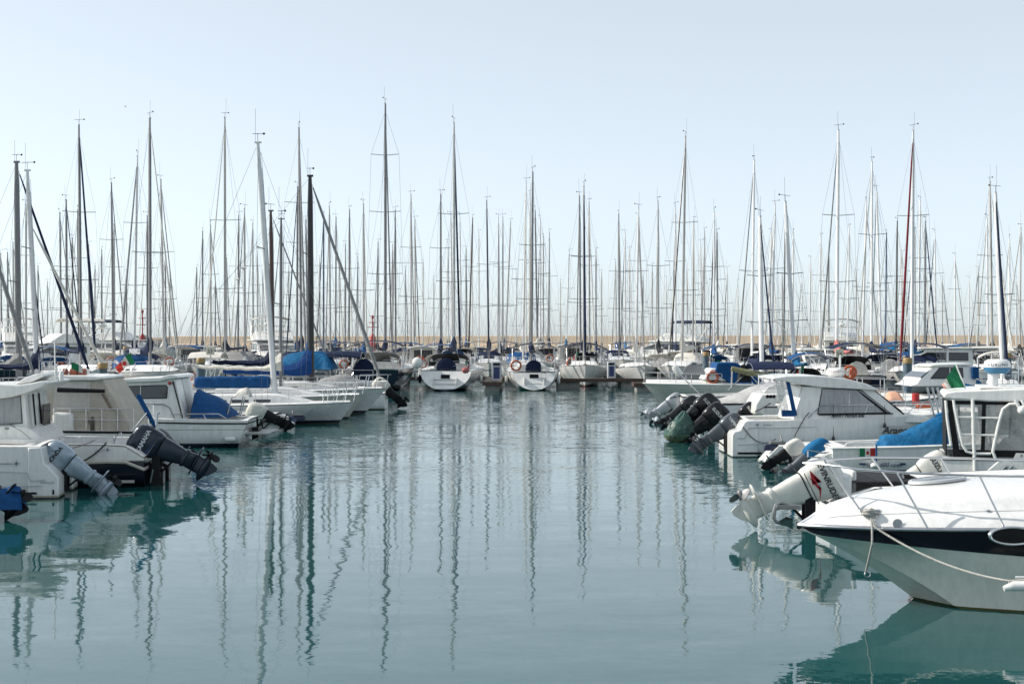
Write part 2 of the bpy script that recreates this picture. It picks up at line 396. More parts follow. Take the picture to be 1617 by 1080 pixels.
def pane(parent, name, m, pts, wf, sides=(1, -1), off=.004, th=.008):
    for sd_ in sides:
        o_ = MB().prism([Vector((x, sd_ * (wf(x, z) + off), z)) for x, z in pts], (0, sd_ * th, 0)).build(name, m, parent)
        if m in (glass, gcurt):
            q_ = [Vector((x, sd_ * (wf(x, z) + off + th), z)) for x, z in pts]; MB().tube(q_ + q_[:1], .014, 5).build('gasket', rubber, o_)

# ---------------------------------------------------------------- outboard engine: x forward, hinge at the origin, leg hangs to -z
def outboard(parent, p, rz=0, tilt=45, s=1.0, m=None, txt=None, tm=None, side=1, tsz=.13, cover=None, propm=None, legm=None, stripe=None, steer=0, tsh=0, blk=True):
    M = Matrix.Translation(Vector(p)) @ Matrix.Rotation(rz, 4, 'Z') @ Matrix.Rotation(R(tilt), 4, 'Y') @ Matrix.Rotation(R(steer), 4, 'Z') @ Matrix.Scale(s, 4)
    T = lambda v: M @ Vector(v)
    def rr(z, cx, a, b, n=20, e=.5, tip=0):
        out = []
        for j in range(n):
            q = 2 * math.pi * j / n; c, s_ = math.cos(q), math.sin(q)
            out.append(T((cx + math.copysign(abs(c) ** e, c) * a, math.copysign(abs(s_) ** e, s_) * b, z + tip * (c))))
        return out
    lm = legm or m
    leg = MB()
    leg.loft([rr(*q) for q in [(.02, -.20, .235, .16), (-.08, -.20, .235, .16), (-.20, -.215, .215, .145), (-.34, -.23, .185, .125), (-.47, -.245, .16, .10), (-.49, -.25, .185, .12), (-.54, -.25, .185, .12), (-.56, -.25, .16, .10), (-.70, -.26, .175, .09), (-.735, -.26, .17, .06)]], close=True, caps=True)
    leg.loft([rr(-.725, -.30, .30, .15, e=.7), rr(-.745, -.31, .31, .155, e=.7), rr(-.757, -.30, .29, .14, e=.7)], close=True, caps=True)   # plate above the propeller
    leg.loft([rr(-.75, -.26, .18, .055), rr(-.86, -.25, .17, .058), rr(-.93, -.25, .18, .065)], close=True, caps=True)
    gear = [(.006, .04), (.04, .0), (.07, -.07), (.088, -.18), (.086, -.32), (.074, -.42), (.066, -.46)]
    secs = []
    for r_, h in gear: secs.append([T((h, r_ * math.cos(2 * math.pi * j / 14), -.94 + r_ * math.sin(2 * math.pi * j / 14))) for j in range(14)])
    leg.loft(secs, close=True, caps=True)
    leg.loft([[T((x, .012 * k, z)) for x, z in ((-.06, -.98), (-.17, -1.10), (-.30, -1.19), (-.37, -1.19), (-.40, -1.10), (-.42, -.98))] for k in (1, -1)], close=True, caps=True)
    L_ = leg.build('outboard_motor', lm, parent, bev=.006 * s, ang=45)
    L_['label'] = 'tilted outboard motor'
    cw = MB()
    if cover:
        cw.loft([rr(*q) for q in [(-.10, -.22, .20, .15), (-.02, -.22, .27, .20), (.12, -.20, .31, .235), (.32, -.18, .33, .235), (.48, -.16, .31, .21), (.58, -.16, .25, .16), (.63, -.17, .12, .07)]], close=True, caps=True)
        k_ = cw.build('engine_cover', cover, L_, sub=1)
    else:
        cw.loft([rr(*q) for q in [(.00, -.20, .225, .155), (.02, -.20, .25, .175), (.10, -.195, .285, .205), (.24, -.185, .305, .215, 20, .42), (.40, -.18, .305, .21, 20, .42), (.52, -.175, .285, .195, 20, .42, .01), (.60, -.165, .235, .155, 20, .45, .02), (.635, -.16, .15, .09, 20, .5, .02)]], close=True, caps=True)
        k_ = cw.build('cowling', m, L_, ang=50)
        if blk:
            q_ = MB(); q_.loft([rr(.000, -.20, .235, .165), rr(.016, -.20, .255, .182)], close=True); q_.box(.03, .09, -.09, .09, .46, .56, M=M)
            q_.build('seam', black, L_)
    if stripe:
        for st in stripe:
            mm, pts = st
            MB().prism([T((x, side * .2175, z)) for x, z in pts], M.to_3x3() @ Vector((0, side * .004, 0))).build('decal', mm, L_)
    if txt and not cover:
        lettering(txt, tsz, L_, M @ wallM((-.18, side * .2165, .34), side), tm or white, shear=tsh, bold=.03)
    pr = MB(); c0 = Vector((-.50, 0, -.94))
    secs = [[T((h, r_ * math.cos(2 * math.pi * j / 12), -.94 + r_ * math.sin(2 * math.pi * j / 12))) for j in range(12)] for r_, h in [(.058, -.462), (.056, -.50), (.05, -.56), (.03, -.60), (.004, -.615)]]
    pr.loft(secs, close=True, caps=True)
    for k in range(3):
        q = 2 * math.pi * k / 3 + .4; A = Vector((0, math.cos(q), math.sin(q))); Bv = Vector((0, -math.sin(q), math.cos(q))); X = Vector((1, 0, 0))
        rows = []
        for f, wd, pitch in ((.04, .05, .9), (.09, .085, .75), (.14, .10, .6), (.18, .085, .5), (.205, .03, .45)):
            d = (Bv * math.cos(pitch) + X * math.sin(pitch))
            rows.append([T(c0 + Vector((-.03, 0, 0)) + A * f + d * wd * g + Bv * .02) for g in (-1, -.5, 0, .5, 1)])
        pr.loft(rows); pr.loft([[v + M.to_3x3() @ Vector((.008, 0, 0)) for v in r_] for r_ in rows])
    pr.build('propeller', propm or black, L_)
    br = MB(); M2 = Matrix.Translation(Vector(p)) @ Matrix.Rotation(rz, 4, 'Z') @ Matrix.Scale(s, 4)
    br.box(-.10, .06, -.15, -.11, -.42, .07, M=M2); br.box(-.10, .06, .11, .15, -.42, .07, M=M2)
    br.box(-.10, .0, -.11, .11, -.40, -.30, M=M2)
    br.tube([T((-.02, -.17, 0)), T((-.02, .17, 0))], .03 * s, 8)
    br.tube([T((-.08, 0, -.02)), T((-.13, 0, -.42))], .06 * s, 8)
    br.tube([M2 @ Vector((-.05, 0, -.36)), T((-.14, 0, -.36))], .022 * s, 8)
    for y_, k_ in ((.05, .22), (-.04, .30), (.0, .16)): br.tube([T((.07, y_, .12)), T((.07, y_, .12)) + Vector((.16, y_, .06)), M2 @ Vector((.35, y_ * 2, k_)), M2 @ Vector((.5, y_, -.05))], .014, 6)
    br.build('bracket', rubber, L_, bev=.004)
    return L_

# ---------------------------------------------------------------- sailing yacht
RIGN = [0]
def sailboat(label, L, B, mx, my, head, H, mastm=alum, mr=.075, hull=None, cover=navy, furl=cgrey, fr=.055, hoodm=navy, bimi=None, topoff=(0, 0), spr=(.42, .70),
             group=None, near=False, fs=None, fb=None, srake=None, wheel=None, boom=True, cfull=.3, pile=0, hullp={}, radome=0, flagc=0, cat='sailboat', mastx=.56, dark=False, boomz=None, bowdir=None, buoy=0, rails=True, fro=None, ctxt=None):
    c, s_ = math.cos(head), math.sin(head); mxl = L * mastx
    t = thing('sailboat', label, cat, (mx - c * mxl, my - s_ * mxl, 0), head, group)
    fs = fs or .105 * L; fb = fb or .125 * L
    hp = dict(rake=.09 * L, srake=-.5 if srake is None else srake, sw=.72, nm=2.6, nb=1.3, zs=.0, zm=-.35, zb=-.15); hp.update(hullp)
    h = Hull(L, B, fs, fb, **hp)
    h.shell(t, hull or HULLW, n=14 if near else 10); h.deck(t, offw, .05, n=16, cockpit=(.04, .30, B * .14, fs * .45))
    h.rub(t, steel if not dark else teak, .018, .99, 'toe_rail')
    coachroof(t, h, .30, .80, .56, .36, offw if near else white, nwin=3 if near else 2)
    dz = h.sh(.56) + .35
    top = Vector((mxl + topoff[0], topoff[1], H)); bot = Vector((mxl, 0, dz - .1))
    A = lambda f: bot.lerp(top, f)
    mb = MB(); mb.tube([bot, A(.5), A(.86), top], [mr, mr, mr * .9, mr * .55], 10, oval=1.35)
    mb.tube([A(.998) + Vector((-.12, 0, .02)), A(.998) + Vector((.14, 0, .02))], mr * .5, 6)
    k = mb.build('mast', mastm, t)
    for f in spr:
        wsp = B * .30 * (1 - .45 * (f - .3)); a = A(f)
        MB().tube([a + Vector((-.18, wsp, .06)), a, a + Vector((-.18, -wsp, .06))], .022, 5).build('spreader', alumd, k)
    vn = MB(); vn.tube([A(1), A(1) + Vector((0, 0, .35))], .009, 4); ph = random.random() * 6
    vn.tube([top + Vector((.30 * math.cos(ph), .30 * math.sin(ph), .36)), top + Vector((-.25 * math.cos(ph), -.25 * math.sin(ph), .3))], .010, 4)
    vn.ball(top + Vector((.30 * math.cos(ph), .30 * math.sin(ph), .36)), .05, n=6)
    vn.tube([top + Vector((-.1, .05, 0)), top + Vector((-.1, .06, .9 + .5 * random.random()))], .006, 3)
    vn.build('wind_vane', black, k)
    if radome:
        MB().ball(A(radome) + Vector((.32, 0, 0)), .24, sc=(1, 1, .5), n=10).build('radome', white, k)
    # standing rigging
    rg = MB(); wr = .0065 if near else .008
    sp0 = A(spr[0]); w0 = B * .30 * (1 - .45 * (spr[0] - .3)); w1 = B * .30 * (1 - .45 * (spr[-1] - .3))
    cp = h.P(.53, 1).y - .06; zc = h.sh(.53)
    for sd_ in (1, -1):
        p0 = Vector((mxl - .25, sd_ * cp, zc)); p1 = A(spr[0]) + Vector((-.18, sd_ * w0, .06)); p2 = A(spr[-1]) + Vector((-.18, sd_ * w1, .06))
        rg.tube([p0, p1, p2, A(.97)], wr, 3, caps=False); rg.tube([p0 + Vector((.2, 0, 0)), A(spr[0] * .98)], wr, 3, caps=False)
        rg.tube([Vector((.15, sd_ * B * .28, h.sh(0))), Vector((1.6, 0, dz + 3)), A(.995)] if sd_ == 1 else [Vector((.15, sd_ * B * .28, h.sh(0))), Vector((1.6, 0, dz + 3))], wr, 3, caps=False)
        rg.tube([p1, A(spr[-1] * .97)], wr * .8, 3, caps=False)
    rg.tube([A(.02) + Vector((.1, .03, 0)), A(.96) + Vector((.11, .03, 0))], wr, 3, caps=False); rg.tube([A(.02) + Vector((.1, -.05, 0)), A(.9) + Vector((.11, -.04, 0))], wr, 3, caps=False)
    bowp = Vector((L - .15, 0, h.sh(1) + .05)); rg.tube([bowp, A(fro or .985)], wr, 3, caps=False)
    rg.build('rigging', wire, t)
    if furl:
        a = bowp.lerp(A(fro or .985), .05); b = bowp.lerp(A(fro or .985), .96)
        pts = [a.lerp(b, i / 10) for i in range(11)]; rad = [fr * .5] + [fr * (1.15 - .55 * i / 10) for i in range(1, 10)] + [fr * .3]
        fu = MB(); fu.tube(pts, rad, 7); fu.ball(a - Vector((0, 0, .12)), .10, sc=(1, 1, .6), n=8); fu.build('furled_jib', furl, t)
    if boom:
        bz = boomz or dz + .75; bl = L * .40; x1 = mxl - .12; x0 = x1 - bl
        bm_ = MB(); bm_.tube([(x1, 0, bz), (x0, 0, bz + .12)], .06, 8); bo = bm_.build('boom', alum if mastm is not mwhite else mwhite, t)
        if cover:
            secs = []; n = 14
            for i in range(n + 1):
                f = i / n; x = x1 + .16 - (bl + .0) * f; hgt = (cfull * (1 - .35 * f) + (.55 + cfull) * max(0, 1 - f / .30) ** 2.0) * (1 + .05 * math.sin(i * 2.3)); hgt = max(hgt, .16)
                ww = .13 + .06 * (1 - f) + .012 * math.sin(i * 1.7)
                zb = bz - .10 + .12 * f + .02 * math.sin(i * 1.9)
                secs.append([Vector((x, ww * math.cos(2 * math.pi * j / 10) * (1 - .45 * (math.sin(2 * math.pi * j / 10) > .3)), zb + hgt * .5 + hgt * .5 * math.sin(2 * math.pi * j / 10))) for j in range(10)])
            cv = MB(); cv.loft(secs, close=True, caps=True); co = cv.build('sail_cover', cover, bo)
            if ctxt: lettering(ctxt, .42, co, wallM((x1 - bl * .45, -.215, bz + .08), -1), mat('letter_pale', (.5, .52, .55), .7), .01, bold=.03)
        if not near and not cover:
            pass
    zk = h.sh(.3)
    if hoodm: hood(t, L * .27, L * .40, zk + .22, zk + 1.0, B * .33, hoodm)
    if bimi: bimini(t, L * .03, L * .24, h.sh(.1), zk + 1.75, B * .40, bimi)
    if rails:
        h.rail(t, steel, .86, .995, .58, .05, 4, .014, name='pulpit', close=True, lean=.12)
        h.rail(t, steel, .10, .86, .56, .06, 6, .010, top=.006)
        st = MB(); zs_ = h.sh(0)
        for sd_ in (1, -1):
            y = sd_ * (h.P(.02, 1).y - .08)
            for x in (.12, .9): st.tube([(x, y, zs_), (x, y, zs_ + .6)], .013, 4)
            st.tube([(1.0, y, zs_ + .6), (.12, y, zs_ + .6), (.08, y * .35, zs_ + .6)], .013, 4); st.tube([(1.0, y, zs_ + .32), (.12, y, zs_ + .32), (.08, y * .35, zs_ + .32)], .010, 4)
        st.build('pushpit', steel, t)
    if wheel:
        MB().lathe([(.01, .02), (B * .15, .02), (B * .16, 0), (B * .15, -.02), (.01, -.02)], (L * .10, 0, fs * .45 + .85), 'x', 18).build('wheel_cover', wheel, t)
        MB().tube([(L * .10 + .08, 0, fs * .45), (L * .10 + .08, 0, fs * .45 + .95)], .09, 8).build('pedestal', white, t)
    if buoy:
        bm_ = MB(); ring(bm_, (.10, buoy * B * .34, h.sh(0) + .42), .30, .06, 'x'); bm_.build('lifebuoy', orange, t)
    if flagc:
        fl = MB(); fl.tube([(.1, B * .2, h.sh(0)), (-.15, B * .2, h.sh(0) + 1.3)], .012, 4); f_ = fl.build('flagstaff', steel, t)
        flag(f_, (-.15, B * .2, h.sh(0) + 1.28), .42, 0, .9, 120)
    for sd_ in (1, -1):
        for tt in (.3, .62):
            if random.random() < .55:
                e = h.P(tt, .8, sd_); fender(t, (e.x, e.y + sd_ * .10, h.sh(tt) * .5), .10, .5, random.choice([white, navy, white]))
    return t, h

# ================================================================ the setting
def water_mat():
    m, nt, b = newmat('harbour_water'); L = nt.links.new
    tc = N(nt, 'ShaderNodeTexCoord'); geo = N(nt, 'ShaderNodeNewGeometry')
    def noise(sx, sy, sc, det, w_, rough=.5):
        mp = N(nt, 'ShaderNodeMapping'); mp.inputs['Scale'].default_value = (sx, sy, 1); mp.inputs['Location'].default_value = (w_, w_ * 2.3, 0); L(tc.outputs['Object'], mp.inputs[0])
        n = N(nt, 'ShaderNodeTexNoise', i={'Scale': sc, 'Detail': det, 'Roughness': rough}); L(mp.outputs[0], n.inputs[0]); return n.outputs['Color']
    def vm(op, a, b_=None, sc=None):
        v = N(nt, 'ShaderNodeVectorMath', operation=op); L(a, v.inputs[0])
        if b_ is not None:
            if isinstance(b_, tuple): v.inputs[1].default_value = b_
            else: L(b_, v.inputs[1])
        if sc is not None:
            if isinstance(sc, (int, float)): v.inputs['Scale'].default_value = sc
            else: L(sc, v.inputs['Scale'])
        return v.outputs[0]
    # breeze: ripples stronger in patches and further out
    sx = N(nt, 'ShaderNodeSeparateXYZ'); L(tc.outputs['Object'], sx.inputs[0])
    far = N(nt, 'ShaderNodeMapRange', i={1: WAT['y0'], 2: WAT['y1'], 3: WAT['a0'], 4: WAT['a1']}, interpolation_type='SMOOTHSTEP'); L(sx.outputs[1], far.inputs[0])
    mpp = N(nt, 'ShaderNodeMapping'); mpp.inputs['Scale'].default_value = (.035, .11, 1); L(tc.outputs['Object'], mpp.inputs[0])
    pn = N(nt, 'ShaderNodeTexNoise', i={'Scale': 1.0, 'Detail': 3}); L(mpp.outputs[0], pn.inputs[0])
    pr_ = N(nt, 'ShaderNodeMapRange', i={1: .38, 2: .62, 3: .55, 4: 1.45}); L(pn.outputs[0], pr_.inputs[0])
    am = N(nt, 'ShaderNodeMath', operation='MULTIPLY'); L(far.outputs[0], am.inputs[0]); L(pr_.outputs[0], am.inputs[1])
    h = (-.5, -.5, -.5)
    a = vm('MULTIPLY', vm('ADD', noise(.30, 1.0, 1.6, 2, 3.1), h), WAT['big'])
    c = vm('MULTIPLY', vm('ADD', noise(.45, 1.0, 5.0, 3, 11.7), h), WAT['mid'])
    d = vm('MULTIPLY', vm('ADD', noise(.7, 1.0, 16.0, 3, 7.9, .6), h), WAT['fine'])
    tot = vm('ADD', a, vm('SCALE', vm('ADD', c, d), None, am.outputs[0]))
    nrm = vm('NORMALIZE', vm('ADD', tot, (0, 0, 1)))
    L(nrm, b.inputs['Normal'])
    b.inputs['Base Color'].default_value = WAT['col']
    b.inputs['Roughness'].default_value = .03; b.inputs['IOR'].default_value = 1.62
    return m
WAT = dict(y0=18, y1=52, a0=.35, a1=3.0, big=(.030, .045, 0), mid=(.042, .06, 0), fine=(.042, .07, 0), col=(.010, .066, .068, 1))
mb = MB(); mb.add([(-6000, -300, 0), (6000, -300, 0), (6000, 9000, 0), (-6000, 9000, 0)], [(0, 1, 2, 3)])
o = mb.build('water', water_mat()); o['kind'] = 'structure'

# breakwater wall far behind, with panel joints
def wallmat():
    m, nt, b = newmat('breakwater_concrete'); L = nt.links.new
    tc = N(nt, 'ShaderNodeTexCoord'); nz = N(nt, 'ShaderNodeTexNoise', i={'Scale': .35, 'Detail': 6, 'Roughness': .7}); L(tc.outputs['Object'], nz.inputs[0])
    wv = N(nt, 'ShaderNodeTexWave', i={'Scale': .052, 'Distortion': 0.0}); wv.bands_direction = 'X'; L(tc.outputs['Object'], wv.inputs[0])
    j = N(nt, 'ShaderNodeMapRange', i={1: 0.0, 2: .01, 3: .78, 4: 1}); L(wv.outputs[0], j.inputs[0])
    cr = N(nt, 'ShaderNodeValToRGB'); cr.color_ramp.elements[0].position = .3; cr.color_ramp.elements[0].color = (.58, .45, .33, 1)
    cr.color_ramp.elements[1].position = .7; cr.color_ramp.elements[1].color = (.72, .57, .43, 1); L(nz.outputs[0], cr.inputs[0])
    mu = N(nt, 'ShaderNodeMix', data_type='RGBA', blend_type='MULTIPLY'); mu.inputs[0].default_value = 1; L(cr.outputs[0], mu.inputs[6]); L(j.outputs[0], mu.inputs[7]); L(mu.outputs[2], b.inputs['Base Color'])
    b.inputs['Roughness'].default_value = .9
    return m
wm_ = wallmat()
Yb = 400
x0 = PX(262, Yb); zt = PZ(530, Yb)
ang = R(25); pa = Vector((PX(262, 455), 455)); pd = Vector((math.cos(ang), -math.sin(ang)))      # the wall runs obliquely, nearer on the right
ln = (pa.x * FPX / 455 - 0) ; tt = ((1760 - CX) / FPX * pa.y - pa.x) / (pd.x - pd.y * (1760 - CX) / FPX)
mb = MB(); mb.box(0, tt, 0, 3, -1, zt); mb.box(0, tt, -.4, 0, -1, 1.6)
wo = mb.build('breakwater_wall', wm_, bev=.1); wo.location = (pa.x, pa.y, 0); wo.rotation_euler = (0, 0, -ang)
tag(wo, 'long pale tan concrete breakwater wall along the horizon behind the masts', 'wall')
mb = MB()
for (a, b_, t_) in ((190, 204, 533), (212, 223, 532.6), (240, 263, 533.5)):
    mb.box(PX(a, Yb), PX(b_, Yb), Yb, Yb + 4, -1, PZ(t_, Yb))
mb.box(x0 - 15, x0 - .2, Yb - 6, Yb + 6, -1, PZ(536.6, Yb))
tag(mb.build('breakwater_blocks', wm_), 'tan concrete blocks at the end of the breakwater behind the boats', 'blocks')
def rockpile(x_0, x_1, y, z, label, seed):
    rnd = random.Random(seed); mb = MB()
    for k in range(70):
        x = x_0 + (x_1 - x_0) * rnd.random(); s_ = .7 + 1.0 * rnd.random(); c = Vector((x, y + 3 * rnd.random(), rnd.random() * (z - .4)))
        M = Matrix.Translation(c) @ Matrix.Rotation(rnd.random() * 6, 4, Vector((rnd.random(), rnd.random(), rnd.random())).normalized())
        mb.box(-s_, s_, -s_ * .8, s_ * .8, -s_ * .7, s_ * .7, M=M)
    return tag(mb.build('rocks', concrete, bev=.15), label, 'rocks')
rockpile(PX(-60, 300), PX(262, 300), 300, 2.6, 'heap of grey boulders along the shore behind the boats', 3)

def beacon(px, Y, top, m, label, cage=True):
    x = PX(px, Y); t = thing('harbour_beacon', label, 'beacon', (x, Y, 0)); z = PZ(top, Y); zb = PZ(528, Y)
    mb = MB(); mb.lathe([(.62, -.5), (.62, zb - .6), (.4, zb - .2), (.2, zb + .1)], (0, 0, 0), n=14); mb.build('base', m, t)
    mb = MB(); mb.tube([(0, 0, zb), (0, 0, z)], .12, 6); mb.build('pole', m, t)
    mb = MB()
    for f in (.45, .75):
        for k in range(8):
            a0, a1 = math.pi * k / 4, math.pi * (k + 1) / 4; zz = zb + (z - zb) * f; rr_ = 1.3 if f < .5 else .8
            mb.tube([(rr_ * math.cos(a0), rr_ * math.sin(a0), zz), (rr_ * math.cos(a1), rr_ * math.sin(a1), zz)], .07, 4); mb.tube([(0, 0, zz), (rr_ * math.cos(a0), rr_ * math.sin(a0), zz)], .05, 4)
    mb.tube([(.14, 0, zb + (z - zb) * .40), (.14, 0, zb + (z - zb) * .80)], .05, 5)
    mb.build('railing', m, t)
    mb = MB(); mb.lathe([(.25, z), (.28, z + .5), (.05, z + .7)], (0, 0, 0), n=8); mb.build('lantern', m, t)
beacon(588.5, 290, 503, redp, 'red harbour beacon with a ringed pole standing before the breakwater wall')
beacon(225, 300, 494, redp, 'red harbour beacon between the blocks and masts behind the lettered sail cover')
beacon(179, 300, 486, greenp, 'green harbour beacon tower between the blocks and the boats')

# piers: floating pontoons with piles
def pile(px, pytop, X, label, Y=None):
    Y = Y or X * FPX / (px - CX); X = PX(px, Y); z = PZ(pytop, Y)
    t = thing('mooring_pile', label, 'pile', (X, Y, 0), group='steel mooring piles with yellow caps')
    mb = MB(); mb.tube([(0, 0, -1), (0, 0, z - .22)], .19, 18); mb.build('post', pileb, t)
    mb = MB(); mb.lathe([(.205, z - .24), (.205, z - .04), (.18, z), (.001, z + .01)], (0, 0, 0), n=18); mb.build('cap', yellow, t)
pile(162, 573, -17, 'blue steel pile with yellow cap beside the striped flag over the pilothouse')
pile(317, 565, -17, 'blue steel pile with yellow cap beside the square sign and blue boom cover', Y=66)
pile(1433, 565, 17, 'blue steel pile with yellow cap beside the white cabin cruiser')
pile(1591, 557, 17.5, 'blue steel pile with yellow cap behind the white and blue radome', Y=70)
pile(1114.5, 556, 12, 'blue steel pile with yellow cap above the blue canopied white motorboat', Y=90)
pile(199, 547, -17, 'small far blue steel pile with yellow cap left of the lettered sail cover', Y=95)
def pier(name, label, x0, x1, y0, y1, zt=.5, floats=True, alongx=False):
    t = thing(name, label, 'pontoon', ((x0 + x1) / 2, y0, 0)); t_ = Vector(((x0 + x1) / 2, y0, 0))
    mb = MB(); mb.box(x0 - t_.x, x1 - t_.x, 0, y1 - y0, zt - .12, zt); mb.build('walkway', boards, t, bev=.01)
    mb = MB(); e = .06
    mb.box(x0 - t_.x - e, x0 - t_.x, -e, y1 - y0 + e, zt - .2, zt + .03); mb.box(x1 - t_.x, x1 - t_.x + e, -e, y1 - y0 + e, zt - .2, zt + .03)
    mb.box(x0 - t_.x, x1 - t_.x, -e, 0, zt - .2, zt + .03); mb.build('edge_beam', wood, t)
    fl = []
    if alongx:
        x = x0
        while x < x1 - 1: fl.append((x - t_.x + .1, min(x + 1.6, x1 - .1) - t_.x, .1, y1 - y0 - .1)); x += 4.2
    else:
        y = y0
        while y < y1 - 1: fl.append((x0 - t_.x + .12, x1 - t_.x - .12, y - y0 + .1, y - y0 + 2.2)); y += 4.0
    for f in fl: MB().box(*f, -.4, zt - .14).build('float', concrete, t, bev=.05)
    return t
pier('pontoon', 'long boarded pontoon behind the boats on the left bank of the channel', -19.4, -17.3, 16, 86)
pier('pontoon', 'long boarded pontoon behind the boats on the right bank of the channel', 17.6, 19.7, 14, 86)
pier('pontoon', 'short boarded finger pontoon between the two scoop stern yachts', PX(763, 88), PX(791, 88), 88.2, 99, .55)
pier('pontoon', 'boarded cross pontoon in front of the two bow-on yachts', PX(877, 93), 11, 93, 94.6, .62, alongx=True)
pier('pontoon', 'boarded end pontoon on a dark block right of the bow-on yachts', PX(1003, 87.7), PX(1090, 87.7) + 4, 87.9, 89.6, .5, alongx=True)
pier('pontoon', 'boarded main pontoon behind the middle row of yachts', -30, 30, 101.6, 103.4, .5, alongx=True)
for k, (yy, lab) in enumerate([(126, 'second'), (151, 'third'), (177, 'fourth')]):
    pier('pontoon', '%s far cross pontoon behind the middle row, almost hidden by yachts' % lab, -62, 62, yy, yy + 2, .5, alongx=True)
def pedestal(x0, x1, pt, Y, zb, label):
    X0, X1 = PX(x0, Y), PX(x1, Y); z = PZ(pt, Y); t = thing('service_pedestal', label, 'pedestal', ((X0 + X1) / 2, Y, zb), group='water and power pedestals'); w_ = (X1 - X0) / 2; hh = z - zb
    mb = MB(); mb.box(-w_, w_, 0, .5, 0, hh); mb.build('housing', mat('pedestal_grey', (.55, .57, .6), .5), t, bev=.03)
    mb = MB(); mb.box(-w_ * .62, w_ * .62, -.015, -.001, hh * .12, hh * .72); mb.build('panel', mat('panel_blue', (.02, .04, .14), .4), t)
    mb = MB(); mb.box(-w_ * .7, w_ * .7, -.02, -.002, hh * .8, hh * .92); mb.build('socket_plate', black, t)
pedestal(776.5, 792, 571, 90.5, .56, 'grey service pedestal with navy panel on the finger between two scoop stern yachts')
pedestal(959.5, 972, 571, 94.0, .63, 'grey service pedestal with navy panel between the two bow-on yachts')
def signpost(px, py, Y, txt, label, h=13):
    X = PX(px, Y); z = PZ(py, Y); s_ = h * Y / FPX / 2
    t = thing('berth_sign', label, 'sign', (X, Y, 0)); mb = MB(); mb.tube([(0, .05, .4), (0, .05, z)], .04, 8); mb.build('post', steel, t)
    mb = MB(); mb.box(-s_, s_, -.02, .02, z - s_, z + s_); b_ = mb.build('board', mat('sign_cream', (.66, .62, .50), .5, var=.08), t, bev=.015)
    lettering(txt, s_ * 1.25, b_, Matrix.Translation((0, -.024, z - .03)) @ Matrix.Rotation(R(90), 4, 'X'), black, .001)
signpost(332, 553.5, 65.5, 'S3', 'small square sign reading S3 on a post beside the left pontoon')
signpost(1325.5, 558, 62, 'S4', 'small square sign reading S4 on a post beside the right pontoon')

# ================================================================ distant rows of yachts
BG = 'yachts moored in rows behind the channel'
MID = 'yachts of the middle row at the end of the channel'
PI = math.pi
rnd = random.Random(5)
def Hm(py, Y): return CH + (HY - py) * Y / FPX
# ---- middle row, hand placed
Y1 = 94.3
sailboat('large navy hulled yacht with navy bimini under the tallest dark mast', 12.6, 4.0, PX(608.5, 95), 95, PI / 2, Hm(164, 95), alumd, .10, HULLD, navy, cgrey, .06, cgrey, navy, spr=(.34, .58, .80), group=MID, wheel=None, buoy=0, cfull=.2)
h1 = dict(sw=.80, zs=.02, nm=2.2, nb=1.2)
M1, hM1 = sailboat('scoop stern white yacht with black framed hood and white round fender, left of the finger', 11.6, 3.95, PX(717, Y1), Y1, PI / 2 - .05, Hm(194, Y1), alum, .085, HULLN, navy, navy, .075, black and cblack, None, topoff=(0, 0), spr=(.34, .62), group=MID, wheel=navy, srake=1.0, hullp=h1, near=True, fs=1.25, fb=1.45, flagc=0, cfull=.35)
M2, hM2 = sailboat('scoop stern white yacht with a brown lifebuoy, right of the finger', 10.2, 3.35, PX(839, Y1), Y1, PI / 2 + .02, Hm(272, Y1), alumd, .085, HULLW, navy, cgrey, .06, None, cblack, topoff=(0, -.1), spr=(.34, .62), group=MID, wheel=navy, srake=.8, hullp=h1, near=True, fs=1.15, fb=1.4, buoy=1, cfull=.2)
for M_, h_, tx in ((M1, hM1, 0), (M2, hM2, 1)):       # transom steps, hatch, ladder
    mb = MB(); z = h_.sh(0)
    w0 = h_.B * .16
    mb.box(.28, .62, -w0, w0, .42, .46); mb.box(.50, .95, -w0 * 1.2, w0 * 1.2, .70, .74)
    for s2 in (1, -1): mb.box(.15, .8, s2 * w0 * 1.15 - .02, s2 * w0 * 1.15 + .02, .35, .80)
    mb.build('swim_step', offw, M_, bev=.01)
    M = MB(); M.box(.52, .60, -.28, .28, .78, 1.02); M.build('transom_locker', black, M_, bev=.01)
    if tx:
        ld = MB()
        for y in (-.75, -.45): ld.tube([(.35, y, .3), (.55, y, 1.55), (.75, y, 1.6)], .02, 5)
        for q in (.5, .8, 1.1, 1.4): ld.tube([(.38 + .1 * (q - .5), -.75, q), (.38 + .1 * (q - .5), -.45, q)], .015, 4)
        ld.build('boarding_ladder', steel, M_)
mb = MB(); mb.ball((.2, 1.72, 1.75), .36, sc=(.7, 1, 1)); mb.build('round_fender', white, M1, sub=1)
flag(M1, (-.05, -1.3, 1.9), .35, 0, .9, -40); mb = MB(); mb.ball((0, -1.3, 1.3), .2, sc=(.8, 1.2, 1)); mb.build('buoy', cpink, M1)
sailboat('bow-on white yacht with navy furled jib and black arched hood behind the cross pontoon', 10.4, 3.4, PX(922, 99.9), 99.9, -PI / 2 - .03, Hm(294, 99.9), alum, .08, HULLR, navy, navy, .09, cblack, navy, topoff=(0, 0), spr=(.36, .60), group=MID, near=True, fb=1.5, fs=1.15)
sailboat('bow-on white yacht with a bare forestay, beside the right service pedestal', 9.4, 3.1, PX(1004, 99.6), 99.6, -PI / 2 + .06, Hm(330, 99.6), mwhite, .075, HULLW, cwhite, cgrey, .055, None, None, topoff=(0, .2), spr=(.34, .60), group=MID, near=True, fb=1.45)
